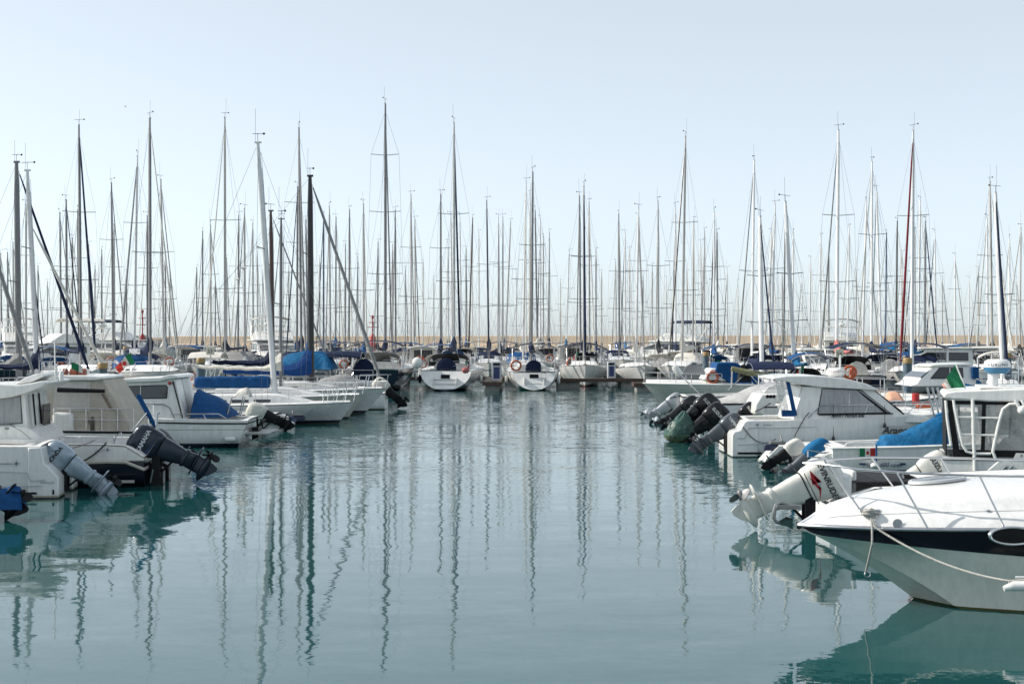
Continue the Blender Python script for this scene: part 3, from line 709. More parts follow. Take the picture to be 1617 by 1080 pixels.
sailboat('white yacht with a long black furled jib slanting left from a tall mast', 11.5, 3.6, PX(1077, 99.5), 99.5, -PI / 2 - .30, Hm(216, 99.5), alum, .09, HULLW, cwhite, mblack, .07, cwhite, None, topoff=(0, .25), spr=(.32, .62), group=MID, near=True, cfull=.5)

# ---- masts read from the photograph: top x, top y, foot x, options
MASTS = [
 (1, 400, 3, {}), (12, 399, 13, {}), (20.5, 383, 22, {}), (26, 256, 30, dict(m=1, r=.105, Y=64, hd=0, f=(152, 'navy'), c='cgrey', k='thick grey mast')), (43, 269, 60, dict(m=2, r=.085, Y=60, hd=0, f=(172, 'cwhite'), c='navy', fro=.76)),
 (41, 323, 41, {}), (94.5, 336, 97, {}), (104.5, 316, 106, dict(r=.08)), (114, 376, 115, {}), (122.7, 332, 125, dict(d=1)),
 (124.5, 198, 128, dict(Y=84, f=(153, 'navy'), c='navy', r=.09, k=1)), (140, 386, 141, {}), (160.6, 394, 161, {}), (176, 289, 179, dict(d=1)), (180, 354, 181, {}),
 (217, 247, 212, dict(f=(190, 'cgrey'), Y=96, c='navy')), (232.5, 341, 233, {}), (236.5, 187, 237, dict(Y=84, hd=-1.0, c='navy', r=.095, d=1, k=2, tx='MARINELLI')), (254, 284, 259, {}), (253, 391, 262, dict(m=2, c='azure')), (261, 403, 262, dict(d=1)), (268.5, 441, 267, {}),
 (320, 365, 320, dict(d=1)), (310.5, 423, 311, {}), (332.5, 356, 333, {}), (355, 186, 355.5, dict(Y=96, r=.085, spr=(.30, .58), c='navy', k=3)), (358, 407, 358, {}), (377, 340, 376, dict(rad=.55, d=1, c='cwhite')), (386, 330, 387, dict(rad=.62)), (399, 353, 400, {}), (406, 397, 407, {}),
 (427.5, 333, 431, dict(m=3, r=.078, c='navy', Y=70, hd=0, tarp=1)), (444, 344, 443, dict(d=1)), (472, 202, 476, dict(Y=96, r=.09, f=(485, 'cgrey'), c='navy', k=4)), (470, 295, 469, dict(d=1)), (483, 347, 486, dict(d=1)),
 (505, 408, 505, {}), (511, 340, 511, dict(m=5)), (520, 326, 522, {}), (530.6, 343, 530, {}), (545.5, 385, 545, dict(d=1)), (552, 331, 551, {}), (574, 322, 574.5, {}), (597, 383, 596, {}),
 (624, 332, 625, {}), (620, 387, 620, {}), (649, 308, 649, dict(r=.08)), (655, 347, 656, dict(rad=.4, c='cwhite')), (696, 307, 696, dict(d=1)), (707.5, 383, 708, {}), (712, 340, 714, dict(m=2)), (726, 341, 728, {}), (736, 393, 736, dict(d=1)), (746.5, 344, 740, dict(m=3)), (756, 368, 756, {}), (768.5, 317, 772, dict(r=.085, d=1)),
 (787, 344, 789, {}), (794, 343, 794, {}), (806.4, 350, 798, {}), (830.7, 288, 826, dict(r=.08)), (837, 307, 836, {}), (845, 332, 849, dict(d=1)), (853, 346, 853, {}), (858, 374, 858, {}), (867.5, 367, 867, {}),
 (899, 398, 894, {}), (915, 310, 917, dict(d=1)), (930, 320, 931, {}), (941, 397, 941, dict(c='azure')), (972, 414, 973, {}), (977, 338, 978, dict(d=1)), (987, 368, 987, dict(c='azure')), (994, 394, 994, {}), (1007, 342, 1006, {}), (1015.5, 435, 1015, dict(d=1)),
 (1039, 318, 1040, {}), (1066.4, 326, 1067, {}), (1095.6, 348, 1094, {}), (1106, 383, 1108, {}), (1112.6, 365, 1112, {}), (1128, 335, 1127, {}), (1132, 368, 1134, dict(d=1, c='cwhite')),
 (1191, 254, 1187, dict(r=.085, Y=96, m=2)), (1200, 342, 1203, dict(r=.12, Y=70, m=2)), (1217.7, 367, 1214, {}), (1224, 324, 1218, dict(r=.08)), (1240, 319, 1256, dict(r=.11, Y=72, m=2)), (1253, 368, 1251, {}),
 (1280, 409, 1278, {}), (1296, 374, 1295, {}), (1308.6, 395, 1309, dict(d=1)), (1324, 206, 1321, dict(Y=84, r=.10, m=2, c='cpink', k=5)), (1341, 360, 1338, {}), (1368, 318, 1362, {}), (1377, 256, 1376, dict(Y=96, m=2)), (1384, 300, 1392, {}), (1400, 368, 1398, dict(m=5)),
 (1417, 350, 1415, dict(m=4)), (1442, 206, 1440, dict(Y=84, r=.105, f=(1419.6, 'cred'), c='azure', m=2, k=6)), (1444.5, 365, 1445, {}), (1453, 317, 1450, {}), (1461.5, 350, 1460, {}), (1476, 368, 1478, {}), (1424, 400, 1424, {}), (1508, 405, 1508, {}),
 (1558.6, 346, 1560, {}), (1563, 288, 1567, dict(r=.09, Y=96, c='navy', k=7)), (1572, 304, 1584, dict(r=.12, Y=70, f=(1590, 'navy'), c='navy')), (1594, 377, 1594, {}), (1612, 360, 1610, {}),
 (60, 420, 60, {}), (75, 445, 75, {}), (150, 420, 150, {}), (200, 430, 200, {}), (340, 440, 340, {}), (415, 430, 415, {}), (456, 420, 456, {}), (536, 420, 536, {}), (565, 405, 565, {}), (640, 425, 640, {}), (668, 415, 668, {}), (685, 440, 685, {}), (815, 430, 815, {}), (885, 445, 885, {}), (950, 430, 950, {}), (1030, 420, 1030, {}), (1052, 440, 1052, {}), (1085, 430, 1085, {}), (1148, 425, 1148, {}), (1165, 445, 1165, {}), (1235, 430, 1235, {}), (1266, 440, 1266, {}), (1352, 430, 1352, {}), (1488, 440, 1488, {}), (1530, 440, 1530, {}), (1545, 425, 1545, {}), (1605, 440, 1605, {}),
]
LM = [(26, 'thick grey mast behind the pale hardtop'), (124.5, 'tall mast with a navy jib slanting right'), (236.5, 'tall mast over the lettered navy cover'), (355, 'tall dark mast above the square sign'), (411, 'leaning white mast'),
      (489.5, 'solid black mast'), (608.5, 'tallest dark mast'), (717, 'round fender yacht'), (839, 'mast of the lifebuoy yacht'), (922, 'bow-on yacht with navy jib'), (1080, 'mast with the black slanting jib'),
      (1200, 'stout white mast'), (1324, 'tall mast over the faded red cover'), (1442, 'mast with the dark red jib'), (1563, 'tall mast near the white and blue radome')]
ORD = ['', 'first', 'second', 'third', 'fourth', 'fifth', 'sixth', 'seventh', 'eighth', 'ninth', 'tenth', 'eleventh', 'twelfth', 'thirteenth']
KL = {1: 'yacht under the tall mast with a navy furled jib slanting right', 2: 'yacht under the tall mast with a navy sail cover lettered in white', 3: 'yacht under the tall dark mast rising above the square S3 sign',
      4: 'yacht under the tall pale mast just left of the solid black mast', 5: 'yacht under the tall white mast with a faded red sail cover', 6: 'yacht with a dark red furled jib and bright blue sail cover',
      7: 'yacht under the tall mast near the white and blue radome', 'thick grey mast': 'yacht under the thick grey mast with a loose grey sail cover'}
covers = {'navy': navy, 'blue': blue, 'azure': azure, 'cwhite': cwhite, 'cgrey': cgrey, 'cpink': cpink, 'cred': cred, 'cblack': cblack}
mastms = {0: alum, 1: alumd, 2: mwhite, 3: mbrown, 4: mblack, 5: mblue}
CN = {'navy': 'navy', 'blue': 'blue', 'azure': 'bright blue', 'cwhite': 'white', 'cgrey': 'grey', 'cpink': 'faded red', 'cred': 'red', 'cblack': 'black'}
allx = sorted([m[0] for m in MASTS])
ROWS = [60, 64, 70, 84, 96, 108, 120.5, 132.5, 145, 157.5, 171, 184, 197, 210]
occ = {y: [] for y in ROWS}
for px_, w_ in ((608, 4.2), (717, 4.2), (839, 4), (922, 4), (1004, 4), (1077, 5)): occ[96].append((PX(px_, 96), w_))
def place(m):
    xt, yt, xb, op = m; hpx = HY - yt; best = None
    for Y in ([op['Y']] if 'Y' in op else ROWS):
        if Y == 72: Y = 70
        H = Hm(yt, Y); X = PX(xb, Y)
        if 'Y' not in op and (H > 17.5 or H < 8.2 or (Y <= 84 and (abs(X) < 22.5 or Y < 70)) or (Y == 96 and -14 < X < 14)): continue
        pen = abs(H - 12.4) * .9 + sum(6 for (x, w_) in occ[Y] if abs(x - X) < (3.2 + w_) / 2) + rnd.random() * 1.2
        if best is None or pen < best[0]: best = (pen, Y, H, X)
    _, Y, H, X = best; occ[Y].append((X, 3.6)); return Y, H, X
for m in sorted(MASTS, key=lambda q: q[1]):
    xt, yt, xb, op = m; Y, H, X = place(m)
    L_ = max(7.5, min(12.5, H * .72 + rnd.uniform(-.4, .4))); B_ = .30 * L_ + .25
    dark = op.get('d') or (xt < 640 and rnd.random() < .45)  # left masts often get the dark alloy: their backlit look put into the colour
    mm = mastms[op['m']] if 'm' in op else (alumd if dark else (mwhite if rnd.random() < (.15 if xt < 700 else .55) else alum))  # white comes up more on the right: sunlit masts put into the colour
    cn = op.get('c') or rnd.choice(['navy', 'navy', 'navy', 'blue', 'cwhite', 'cwhite', 'cgrey', 'cblack', 'azure'])
    fk = op.get('f'); away = rnd.random() < .5
    fm = covers[fk[1]] if fk else rnd.choice([cwhite, cgrey, cgrey, navy, cwhite])
    if fk and 'hd' not in op:
        J = L_ * .44; dx = PX(fk[0], Y - J * .9) - PX(xb, Y); q = max(-.9, min(.9, dx / J)); hd = -PI / 2 + math.asin(q)
    elif 'hd' in op: hd = op['hd']
    else: hd = (PI / 2 if away else -PI / 2) + rnd.uniform(-.07, .07)
    leanx = (xt - xb) * Y / FPX
    ca, sa = math.cos(hd), math.sin(hd); to = (leanx * ca, -leanx * sa)
    if op.get('k'): lab = KL[op['k']]
    else:
        lx, ln = min(LM, key=lambda q: abs(q[0] - xt)); side = 'right' if xt > lx else 'left'
        k = sum(1 for a in allx if min(lx, xt) <= a <= max(lx, xt) and a != lx)
        lab = 'far yacht, %s mast %s of the %s' % (ORD[min(k, 13)], side, ln)
    hc = rnd.random(); hm = HULLW if hc < .4 else HULLN if hc < .6 else HULLS if hc < .72 else HULLR if hc < .82 else HULLC if hc < .92 else HULLD
    jy = rnd.uniform(-.8, .8) if 'Y' not in op else 0
    bt, bh = sailboat(lab, L_, B_, X * (Y + jy) / Y, Y + jy, hd, CH + (H - CH) * (Y + jy) / Y, mm, op.get('r', .062 + .0022 * (H - 10) + .0001 * Y), hm, covers[cn] if rnd.random() < .9 or 'c' in op else None, fm, .05 if not fk else .075,
             rnd.choice([navy, navy, cblack, blue, cwhite, cgrey, None]), rnd.choice([None, None, navy, blue, cwhite, cblack]) if away else None, topoff=to,
             spr=op.get('spr', rnd.choice([(.36, .64), (.38, .68), (.46,), (.34, .60)])), group=BG, radome=op.get('rad', 0), flagc=rnd.random() < .18 and away, wheel=rnd.choice([navy, None, cwhite, None]) if away else None,
             buoy=rnd.choice([0, 0, 1, -1]) if away else 0, cfull=rnd.uniform(.18, .45), near=Y < 90, fro=op.get('fro'), ctxt=op.get('tx'))
    if op.get('tarp'): TARPB = bt
# lettering on the navy cover
# ---------------------------------------------------------------- motor yachts among the rows
def motoryacht(label, L, B, X, Y, hd, fly=True, canv=None, s=1.0, group='motor yachts moored among the masts', hullm=None):
    t = thing('motor_yacht', label, 'motor yacht', (X, Y, 0), hd, group)
    h = Hull(L, B, .11 * L, .17 * L, rake=.12 * L, srake=-.1, sw=.92, nm=5, nb=1.1, zs=-.2, zm=-.3, zb=-.2)
    h.shell(t, hullm or HULLS, n=12); h.deck(t, offw, .05, cockpit=(.02, .28, .25, .08 * L)); h.rub(t, white, .04)
    z0 = h.sh(.4); H_ = 1.35 * s
    wf = lambda x, z: B * .40 * (1 - .10 * max(0, z - z0) / H_)
    prof = [(.27 * L, z0 - .05), (.27 * L, z0 + H_), (.56 * L, z0 + H_), (.74 * L, z0 + .35 * H_), (.88 * L, z0 + .12), (.88 * L, z0 - .05)]
    shellx(t, 'cabin', white, prof, wf, .06)
    pane(t, 'window', glass, [(.30 * L, z0 + .45 * H_), (.30 * L, z0 + .82 * H_), (.42 * L, z0 + .82 * H_), (.42 * L, z0 + .45 * H_)], wf)
    pane(t, 'window', glass, [(.435 * L, z0 + .45 * H_), (.435 * L, z0 + .82 * H_), (.555 * L, z0 + .82 * H_), (.66 * L, z0 + .48 * H_)], wf)
    a = Vector((.565 * L, 0, z0 + H_ * .93)); b = Vector((.725 * L, 0, z0 + .42 * H_)); nrm = Vector((.3, 0, .4)) * .03
    MB().prism([a + Vector((0, y * .33 * B, 0)) + nrm for y in (-1, 1)] + [b + Vector((0, y * .34 * B, 0)) + nrm for y in (1, -1)], nrm).build('windscreen', glass, t)
    MB().prism([(.268 * L, -.25 * B, z0 + .1), (.268 * L, .25 * B, z0 + .1), (.268 * L, .25 * B, z0 + .85 * H_), (.268 * L, -.25 * B, z0 + .85 * H_)], (-.02, 0, 0)).build('cabin_door', glass, t)
    MB().box(.12 * L, .60 * L, -B * .42, B * .42, z0 + H_ + .003, z0 + H_ + .10).build('roof', white, t, bev=.04)
    if fly:
        z1 = z0 + H_ + .1; wf2 = lambda x, z: B * .36
        shellx(t, 'flybridge', white, [(.20 * L, z1), (.20 * L, z1 + .35), (.46 * L, z1 + .75), (.56 * L, z1)], wf2, .05)
        bimini(t, .16 * L, .42 * L, z1 + .3, z1 + 2.0, B * .38, canv or navy)
        ar = MB(); ar.tube([(.18 * L, B * .36, z1), (.12 * L, B * .33, z1 + 1.2), (.12 * L, -B * .33, z1 + 1.2), (.18 * L, -B * .36, z1)], .07, 6); ar.build('radar_arch', white, t)
        MB().ball((.12 * L, 0, z1 + 1.42), .3, sc=(1, 1, .5)).build('radome', white, t)
    elif canv:
        bimini(t, .02 * L, .26 * L, z0, z0 + H_ + .15, B * .42, canv)
    h.rail(t, steel, .45, .99, .6, .06, 7, .014, name='bow_rail', close=True)
    an = MB(); an.tube([(.3 * L, .3 * B, z0 + H_), (.24 * L, .3 * B, z0 + H_ + 3.2)], .012, 4); an.build('aerial', white, t)
    return t
for (px_, Y, L_, fly, cv, hd, lab) in [
    (108, 146, 14, True, navy, -.4, 'white flybridge motor yacht with an open hardtop, far behind the navy jib'),
    (30, 128, 13, True, cwhite, -1.2, 'white flybridge motor yacht far behind the thick grey mast'),
    (188, 120, 12, True, cwhite, -2.4, 'low white flybridge motor yacht behind the striped flag'),
    (285, 110, 10, False, blue, 1.5, 'small white motor yacht with blue canopy beyond the blue steel pile'),
    (420, 128, 14, True, cwhite, -1.3, 'white flybridge motor yacht behind the leaning white mast'),
    (665, 112, 9.5, False, cwhite, PI / 2, 'small white motor yacht with pale canopy behind the navy hulled yacht'),
    (905, 128, 10, False, navy, PI / 2, 'white motor yacht with navy canopy behind the bow-on yacht with navy jib'),
    (1148, 139, 13, True, navy, PI - .6, 'white trawler style motor yacht with navy flybridge screens'),
    (1195, 108, 11, False, navy, PI / 2, 'white motor yacht with navy canopy behind the stout white mast'),
    (1330, 134, 14, True, cgrey, PI / 2 - .2, 'white flybridge motor yacht behind the faded red sail cover'),
    (1265, 99, 9, False, cwhite, -PI / 2, 'small white motor yacht bow-on beyond the flag on the slanting pole'),
    (1540, 112, 11, False, blue, PI / 2, 'small white motor yacht with blue canopy behind the radome'),
    (1602, 92, 10, False, cwhite, PI - .2, 'white motor yacht with a rounded white canvas at the right pontoon end')]:
    motoryacht(lab, L_, L_ * .31, PX(px_, Y), Y, hd, fly, cv)

# ================================================================ boats on both sides of the channel
class Boat:
    """a boat lying across the view: stern at photo column px when its centre line is Yc away; s = +1 bow to the right, -1 bow to the left"""
    def __init__(b, name, label, cat, px, Yc, s, half=1.2, group=None):
        b.s, b.Yc, b.half = s, Yc, half; b.X = PX(px, Yc - half)
        b.t = thing(name, label, cat, (b.X, Yc, 0), 0 if s > 0 else PI, group)
    def turn(b, deg):
        """swing the boat about the corner of its stern nearest the camera"""
        q_ = R(deg); b.t.rotation_euler.z += q_; b.t.location = Vector((b.X, b.Yc - b.half, 0)) + Vector((-math.sin(q_), math.cos(q_), 0)) * b.half
    def q(b, px, py, d=None):
        """side-profile point (x, z) of a photo pixel lying on the near side (or at depth offset d from the centre line)"""
        Y = b.Yc - (b.half if d is None else d); return ((PX(px, Y) - b.X) * b.s, PZ(py, Y))
    def p(b, px, py, d=None):
        d = b.half if d is None else d; x, z = b.q(px, py, d); return Vector((x, -d * b.s, z))   # 3D point at depth d towards the camera
    def qs(b, *a): return [b.q(x, y) for x, y in a]
def engine(b, px, py, tilt, s, d=0, **kw):
    """outboard with its cowling centred on the photo pixel"""
    x, z = b.q(px, py, d); c, sn = math.cos(R(tilt)), math.sin(R(tilt))
    x -= (-.18 * c + .32 * sn) * s; z -= (.18 * sn + .32 * c) * s
    return outboard(b.t, (x, -d * b.s, z), 0, tilt, s, side=-b.s, **kw)
def sponson(parent, m, prof, y0, y1, bev=.03, name='swim_platform'):
    for sd_ in (1, -1):
        MB().prism([(x, sd_ * y0, z) for x, z in prof], (0, sd_ * (y1 - y0), 0)).build(name, m, parent, bev=bev)
def line(parent, pts, r, m, name, n=5):
    o = MB().tube(pts, r, n).build(name, m, parent); return o
def tarp(parent, st, zb, wd, m, name='tarpaulin', seed=1, sag_=.5, n=3, yoff=0):
    rn = random.Random(seed); secs = []
    S2 = []
    for i in range(len(st) - 1):
        for k in range(n): f = k / n; S2.append((st[i][0] + (st[i + 1][0] - st[i][0]) * f, st[i][1] + (st[i + 1][1] - st[i][1]) * f))
    S2.append(st[-1])
    ph = [rn.random() * 6 for _ in range(3)]
    for i, (x, z) in enumerate(S2):
        sec = []
        for j in range(17):
            u = j / 8 - 1; a = abs(u); zz = zb + (z - zb) * (1 - a ** (2 - sag_)) ; y = wd * math.copysign(a ** .8, u)
            k = .06 * math.sin(x * 8 + ph[0] + j * .5) + .04 * abs(math.sin(x * 5 + j * .9 + ph[1])) + .02 * math.sin(x * 23 - j * 1.6)
            sec.append(Vector((x + .03 * math.sin(j * 2.1 + ph[2]), yoff + y * (1 + k), zz + k * .6 * (1 - a))))
        secs.append(sec)
    mb = MB(); mb.loft(secs); mb.loft([secs[0], [Vector((v.x, v.y, zb - .02)) for v in secs[0]]]); mb.loft([secs[-1], [Vector((v.x, v.y, zb - .02)) for v in secs[-1]]])
    return mb.build(name, m, parent, ang=60, sub=1)
def star(parent, p, r, side):
    mb = MB(); pts = []
    for k in range(16):
        q = math.pi * k / 8; rr_ = (r if k % 4 == 0 else r * .62) if k % 2 == 0 else r * .2
        pts.append(Vector(p) + Vector((rr_ * math.sin(q), 0, rr_ * math.cos(q))))
    mb.prism(pts, (0, side * .004, 0)); mb.build('compass_emblem', mat('emblem_blue', (.05, .07, .12), .4), parent)
navyt = mat('letter_navy', (.01, .03, .12), .4); greyt = mat('letter_grey', (.45, .47, .48), .4); dkt = mat('letter_dark', (.04, .04, .045), .4); redt = mat('letter_red', (.4, .01, .02), .4)
G_L = None

# ---- covered engine at the left edge (its boat lies outside the frame)
b = Boat('motorboat', 'dark outboard with a blue cloth over it, cut off by the left edge', 'motorboat', -110, 25.2, -1, 1.0)
h = Hull(5.4, 2.0, .62, .95, rake=.7, sw=.92, nm=5, nb=1.1, zs=-.2, zm=-.2); h.shell(b.t, HULLN); h.deck(b.t, offw, .03, cockpit=(.03, .6, .2, .25)); h.rub(b.t, rubber, .03)
e = engine(b, -76, 744, 57, 1.0, m=black, legm=black)
tarp(b.t, [b.q(-22, 796, 0), b.q(-6, 772, 0), b.q(18, 766, 0), b.q(33, 776, 0), b.q(36, 792, 0)], b.q(0, 802, 0)[1], .24, blue, 'engine_cloth', 4, .2)

# ---- white boat with the silver engine
b = Boat('motorboat', 'white motorboat with a tilted silver outboard over its swim platform, at the left edge', 'motorboat', 92, 29.75, -1, 1.15); b.turn(7)
h = Hull(6.0, 2.3, 1.04, 1.25, rake=.9, srake=0, sw=.94, nm=6, nb=1.05, zs=-.25, zm=-.25, zb=-.25)
hb = thing('hull_group', 'x', 'x'); bpy.data.objects.remove(hb)
def shifted(o, dx): o.location.x += dx; return o
X0 = .36
shifted(h.shell(b.t, HULLW, n=18), X0); dk = h.deck(b.t, offw, .03, n=18, cockpit=(.02, .45, .22, .35)); shifted(dk, X0)
sponson(b.t, HULLW, [(0, -.25), (0, .40), (.05, .48), (.20, .64), (.27, .70), (.34, 1.03), (.60, 1.03), (.60, -.25)], .42, 1.13, .025)
line(b.t, [b.p(-40, 741, 1.165), b.p(44, 746, 1.165), b.p(50, 759, 1.165), b.p(72, 757, 1.165)], .010, greyt, 'moulding')
line(b.t, [b.p(-30, 768, 1.165), b.p(66, 766.5, 1.165)], .008, greyt, 'moulding')
mb = MB(); x0, z0 = b.q(59, 779.5); x1, z1 = b.q(20, 776.5); mb.box(x0, x1, 1.15, 1.163, z0, z1); mb.build('vent_slot', black, b.t)
for px_ in (84,): x0, z0 = b.q(px_, 777); MB().box(x0 - .02, x0 + .02, 1.12, 1.138, z0 - .05, z0 + .05).build('drain', black, b.t, bev=.008)
star(b.t, b.p(28, 731, 1.158), .085, 1); x0, z0 = b.q(12, 731.5); lettering('JEANNEAU', .05, b.t, wallM((x0, 1.16, z0), 1), dkt, shear=.3)
x0, z0 = b.q(76, 743); lettering("Freestyle", .075, b.t, wallM((x0 + .02, 1.135, .33), 1), greyt, shear=.3)
line(b.t, [b.p(-60, 708, 1.0), b.p(66, 708, 1.0), b.p(72, 716, 1.0)], .014, steel, 'grab_rail')
mb = MB(); mb.box(.75, .95, -.7, .7, .4, 1.0); mb.build('stern_bench', white, b.t, bev=.05)
silver = mat('engine_silver', (.30, .37, .43), .28, metal=.45, var=.08, coat=.4)
engine(b, 98, 719, 51, .95, d=.4, m=silver, txt='HONDA', tm=black, tsz=.125, propm=black)
line(b.t, sag(b.p(84, 712, .9), b.p(170, 695, -1.2), .05), .008, roped, 'mooring_line')

# ---- navy hulled boat with hardtop and the big dark engine
b = Boat('motorboat', 'navy and white motorboat with curved hardtop, its big dark blue outboard tilted over the water', 'motorboat', 226, 31.95, -1, 1.25); b.turn(5)
HULLL3 = mat('hull_navy_white_top', (.78, .78, .76), .3, var=.08, scale=1.3, coat=.35, bands=[(-9, (.006, .009, .02)), (.575, (.62, .60, .52)), (.60, (.76, .75, .71))])
h = Hull(7.2, 2.55, .92, 1.15, rake=1.0, srake=-.02, sw=.90, tm=.4, nm=4, nb=1.1, zs=-.1, zm=-.3, zb=-.25, drop=.28, dropt=.08)
h.shell(b.t, HULLL3, n=20); h.deck(b.t, offw, .04, n=20, cockpit=(.02, .30, .20, .35), inset=.01)
h.rub(b.t, mat('rub_beige', (.55, .52, .44), .5), .035, .66, out=.005)
h.rub(b.t, teak, .015, .99, 'toe_rail', out=-.01)
wf = lambda x, z: 1.06 - .10 * max(0, z - .9) / 1.2
Q = b.q
shellx(b.t, 'cabin', white, [Q(46, 702), Q(38, 612), Q(30, 612), Q(-60, 620), Q(-140, 690), Q(-190, 702)], wf, .02)
pane(b.t, 'window', gcurt, [Q(1, 670), Q(36, 668), Q(32, 622), Q(-55, 628), Q(-110, 672)], wf)
shellx(b.t, 'coachroof', white, [Q(67, 700), Q(60, 684), Q(45, 674), Q(20, 671.5), Q(-100, 672), Q(-230, 690), Q(-230, 702)], lambda x, z: 1.15, .03)
MB().prism([(Q(48, 702)[0], y, z) for y, z in ((-.75, 1.75), (-.1, 1.75), (-.1, .45), (-.75, .45))], (-.02, 0, 0)).build('door_glass', glass, b.t)
for a_, c_ in ((.35, 1), (-.2, 1), (.75, 0)):
    line(b.t, [Vector((Q(49, 698)[0], a_, .55)), Vector((Q(38, 614)[0] - .03, a_ * .95, 2.0))], .022 if c_ else .03, rubber if c_ else alum, 'door_frame')
x0, z0 = b.q(14, 676); lettering('705', .07, b.t, wallM((x0, 1.16, z0), 1), dkt, shear=.3)
line(b.t, [b.p(-60, 668, 1.14), b.p(22, 669, 1.14), b.p(40, 680, 1.14), b.p(62, 699, 1.14)], .014, alumd, 'grab_rail')
rp = [Q(76, 604.5), Q(73, 602), Q(66, 601.5), Q(50, 605), Q(30, 607.5), Q(0, 606), Q(-60, 608), Q(-110, 618), Q(-110, 624), Q(-60, 628), Q(-2, 629.5), Q(20, 627), Q(40, 622), Q(56, 616), Q(70, 610)]
shellx(b.t, 'hardtop', white, rp, lambda x, z: 1.18, .03)
shellx(b.t, 'roof_fairing', white, [Q(20, 606.5), Q(36, 597), Q(50, 591.5), Q(64, 590), Q(66, 594), Q(50, 602), Q(42, 605)], lambda x, z: .80, .02)
mb = MB(); mb.tube([b.p(95, 600, .6), b.p(94, 540, .6)], .014, 5); mb.tube([b.p(98, 600, .4), b.p(98, 578, .4)], .018, 6); mb.ball(b.p(98, 577, .4), .035); mb.lathe([(.05, 0), (.055, .12), (.03, .2), (.001, .21)], b.p(103, 600, .8), n=10); mb.build('roof_aerials', white, b.t)
flag(b.t, b.p(122, 571, .2), .24, -5, .4, 180 + 8, cols=[gflag, gflag, wflag])
line(b.t, [b.p(102, 601, .2), b.p(121, 571, .2)], .01, steel, 'flagstaff')
mb = MB()
mb.tube([b.p(82, 700, 1.15), b.p(88, 691, 1.15), b.p(96, 689.5, 1.15), b.p(180, 690, 1.15), b.p(182, 700, 1.15)], .014, 6)
mb.tube([b.p(182, 698, 1.1), b.p(186, 685, 1.1), b.p(193, 683, 1.1), b.p(195, 692, 1.1)], .014, 6); mb.tube([b.p(134, 690, 1.15), b.p(134, 700, 1.15)], .012, 5)
mb.build('stern_rail', steel, b.t)
line(b.t, sag(b.p(134, 727, 1.29), b.p(170, 698, 1.2), .04), .016, rubber, 'stern_line')
star(b.t, b.p(171, 709.5, 1.262), .07, 1)
x0, z0 = b.q(159, 710); lettering('JEANNEAU', .04, b.t, wallM((x0, 1.262, z0), 1), greyt, shear=.3)
x0, z0 = b.q(212, 762); x1, z1 = b.q(167, 758); MB().box(x0, x1, 1.20, 1.262, z0, z1).build('trim_strip', alum, b.t)
line(b.t, [b.p(238, 762, 1.1), b.p(242, 741, 1.15)], .022, steel, 'boarding_step')
yam = mat('engine_dark_blue', (.018, .028, .045), .25, metal=.25, var=.15, coat=.4)
engine(b, 235, 696, 61, 1.10, d=.6, m=yam, txt='YAMAHA', tm=mat('letter_silver', (.6, .62, .65), .3, metal=.5), tsz=.12,
       stripe=[(mat('stripe_blue', (.03, .08, .3), .3), [(-.44, .16), (-.41, .16), (.09, .20), (.09, .18)]), (greyt, [(-.40, .12), (-.38, .12), (.05, .155), (.05, .145)])])
sponson(b.t, black, [(-.32, .0), (-.32, .35), (-.02, .5), (-.02, -.2)], .25, .6, .03, 'trim_tab_bracket')
mb = MB()
mb.tube([b.p(250, 680, .5), b.p(253, 652, .5), b.p(257, 652, .5)], .03, 8); mb.tube([b.p(240, 675, .5), b.p(238, 654, .5)], .03, 8)
mb.tube([b.p(215, 678, .6), b.p(236, 652, .6)], .016, 6); mb.build('stern_post', steel, b.t)
mb = MB(); mb.tube([b.p(223, 623, .5), b.p(225, 628, .5), b.p(238, 652, .5), b.p(250, 674, .5)], [.05, .056, .056, .035], 10); mb.build('furled_awning', blue, b.t)
engine(b, 266, 690, 50, .62, d=-.85, m=mat('engine_grey', (.10, .11, .12), .3, metal=.3), propm=black)

# ---- boat wrapped in the beige canvas
b = Boat('motorboat', 'white cruiser under a beige canvas cockpit enclosure between the hardtop boat and pilothouse boat', 'motorboat', 208, 35.9, -1, 1.3); b.turn(2)
h = Hull(8.6, 2.7, .95, 1.3, rake=1.1, srake=-.1, sw=.9, nm=4, nb=1.1, zs=-.1, zm=-.3); h.shell(b.t, HULLN, n=18); h.deck(b.t, offw, .05, n=18, cockpit=(.02, .12, .3, .4)); h.rub(b.t, rubber, .03)
wf = lambda x, z: 1.16 - .16 * max(0, z - .9) / 1.4
Q = b.q
shellx(b.t, 'canvas_enclosure', cbeige, [Q(204, 690), Q(200, 668), Q(160, 601), Q(154, 598), Q(74, 598), Q(60, 602), Q(40, 690)], wf, .03)
shellx(b.t, 'hardtop', white, [Q(160, 599), Q(158, 595), Q(130, 593.5), Q(64, 593), Q(40, 598), Q(60, 601), Q(150, 601)], lambda x, z: 1.10, .025)
pane(b.t, 'canvas_window', mat('vinyl_fogged', (.56, .54, .49), .35, var=.2, scale=3, bump=.02, bscale=4), [Q(139, 650), Q(139, 603), Q(84, 603), Q(80, 650)], wf)
pane(b.t, 'canvas_window', mat('vinyl_brown', (.20, .15, .11), .3), [Q(176, 648), Q(170, 646), Q(156, 622), Q(161, 622)], wf)
for a_, c_ in (((72, 600), (58, 690)), ((140, 600), (140, 690)), ((160, 600), (202, 690))): line(b.t, [b.p(a_[0], a_[1], 1.02), b.p(c_[0], c_[1], 1.165)], .012, cbeige, 'seam')
mb = MB(); mb.tube([b.p(92, 615.5, 1.35), b.p(166, 617.5, 1.35)], [.06, .045], 10); mb.build('black_boom', black, b.t); 
mb = MB()
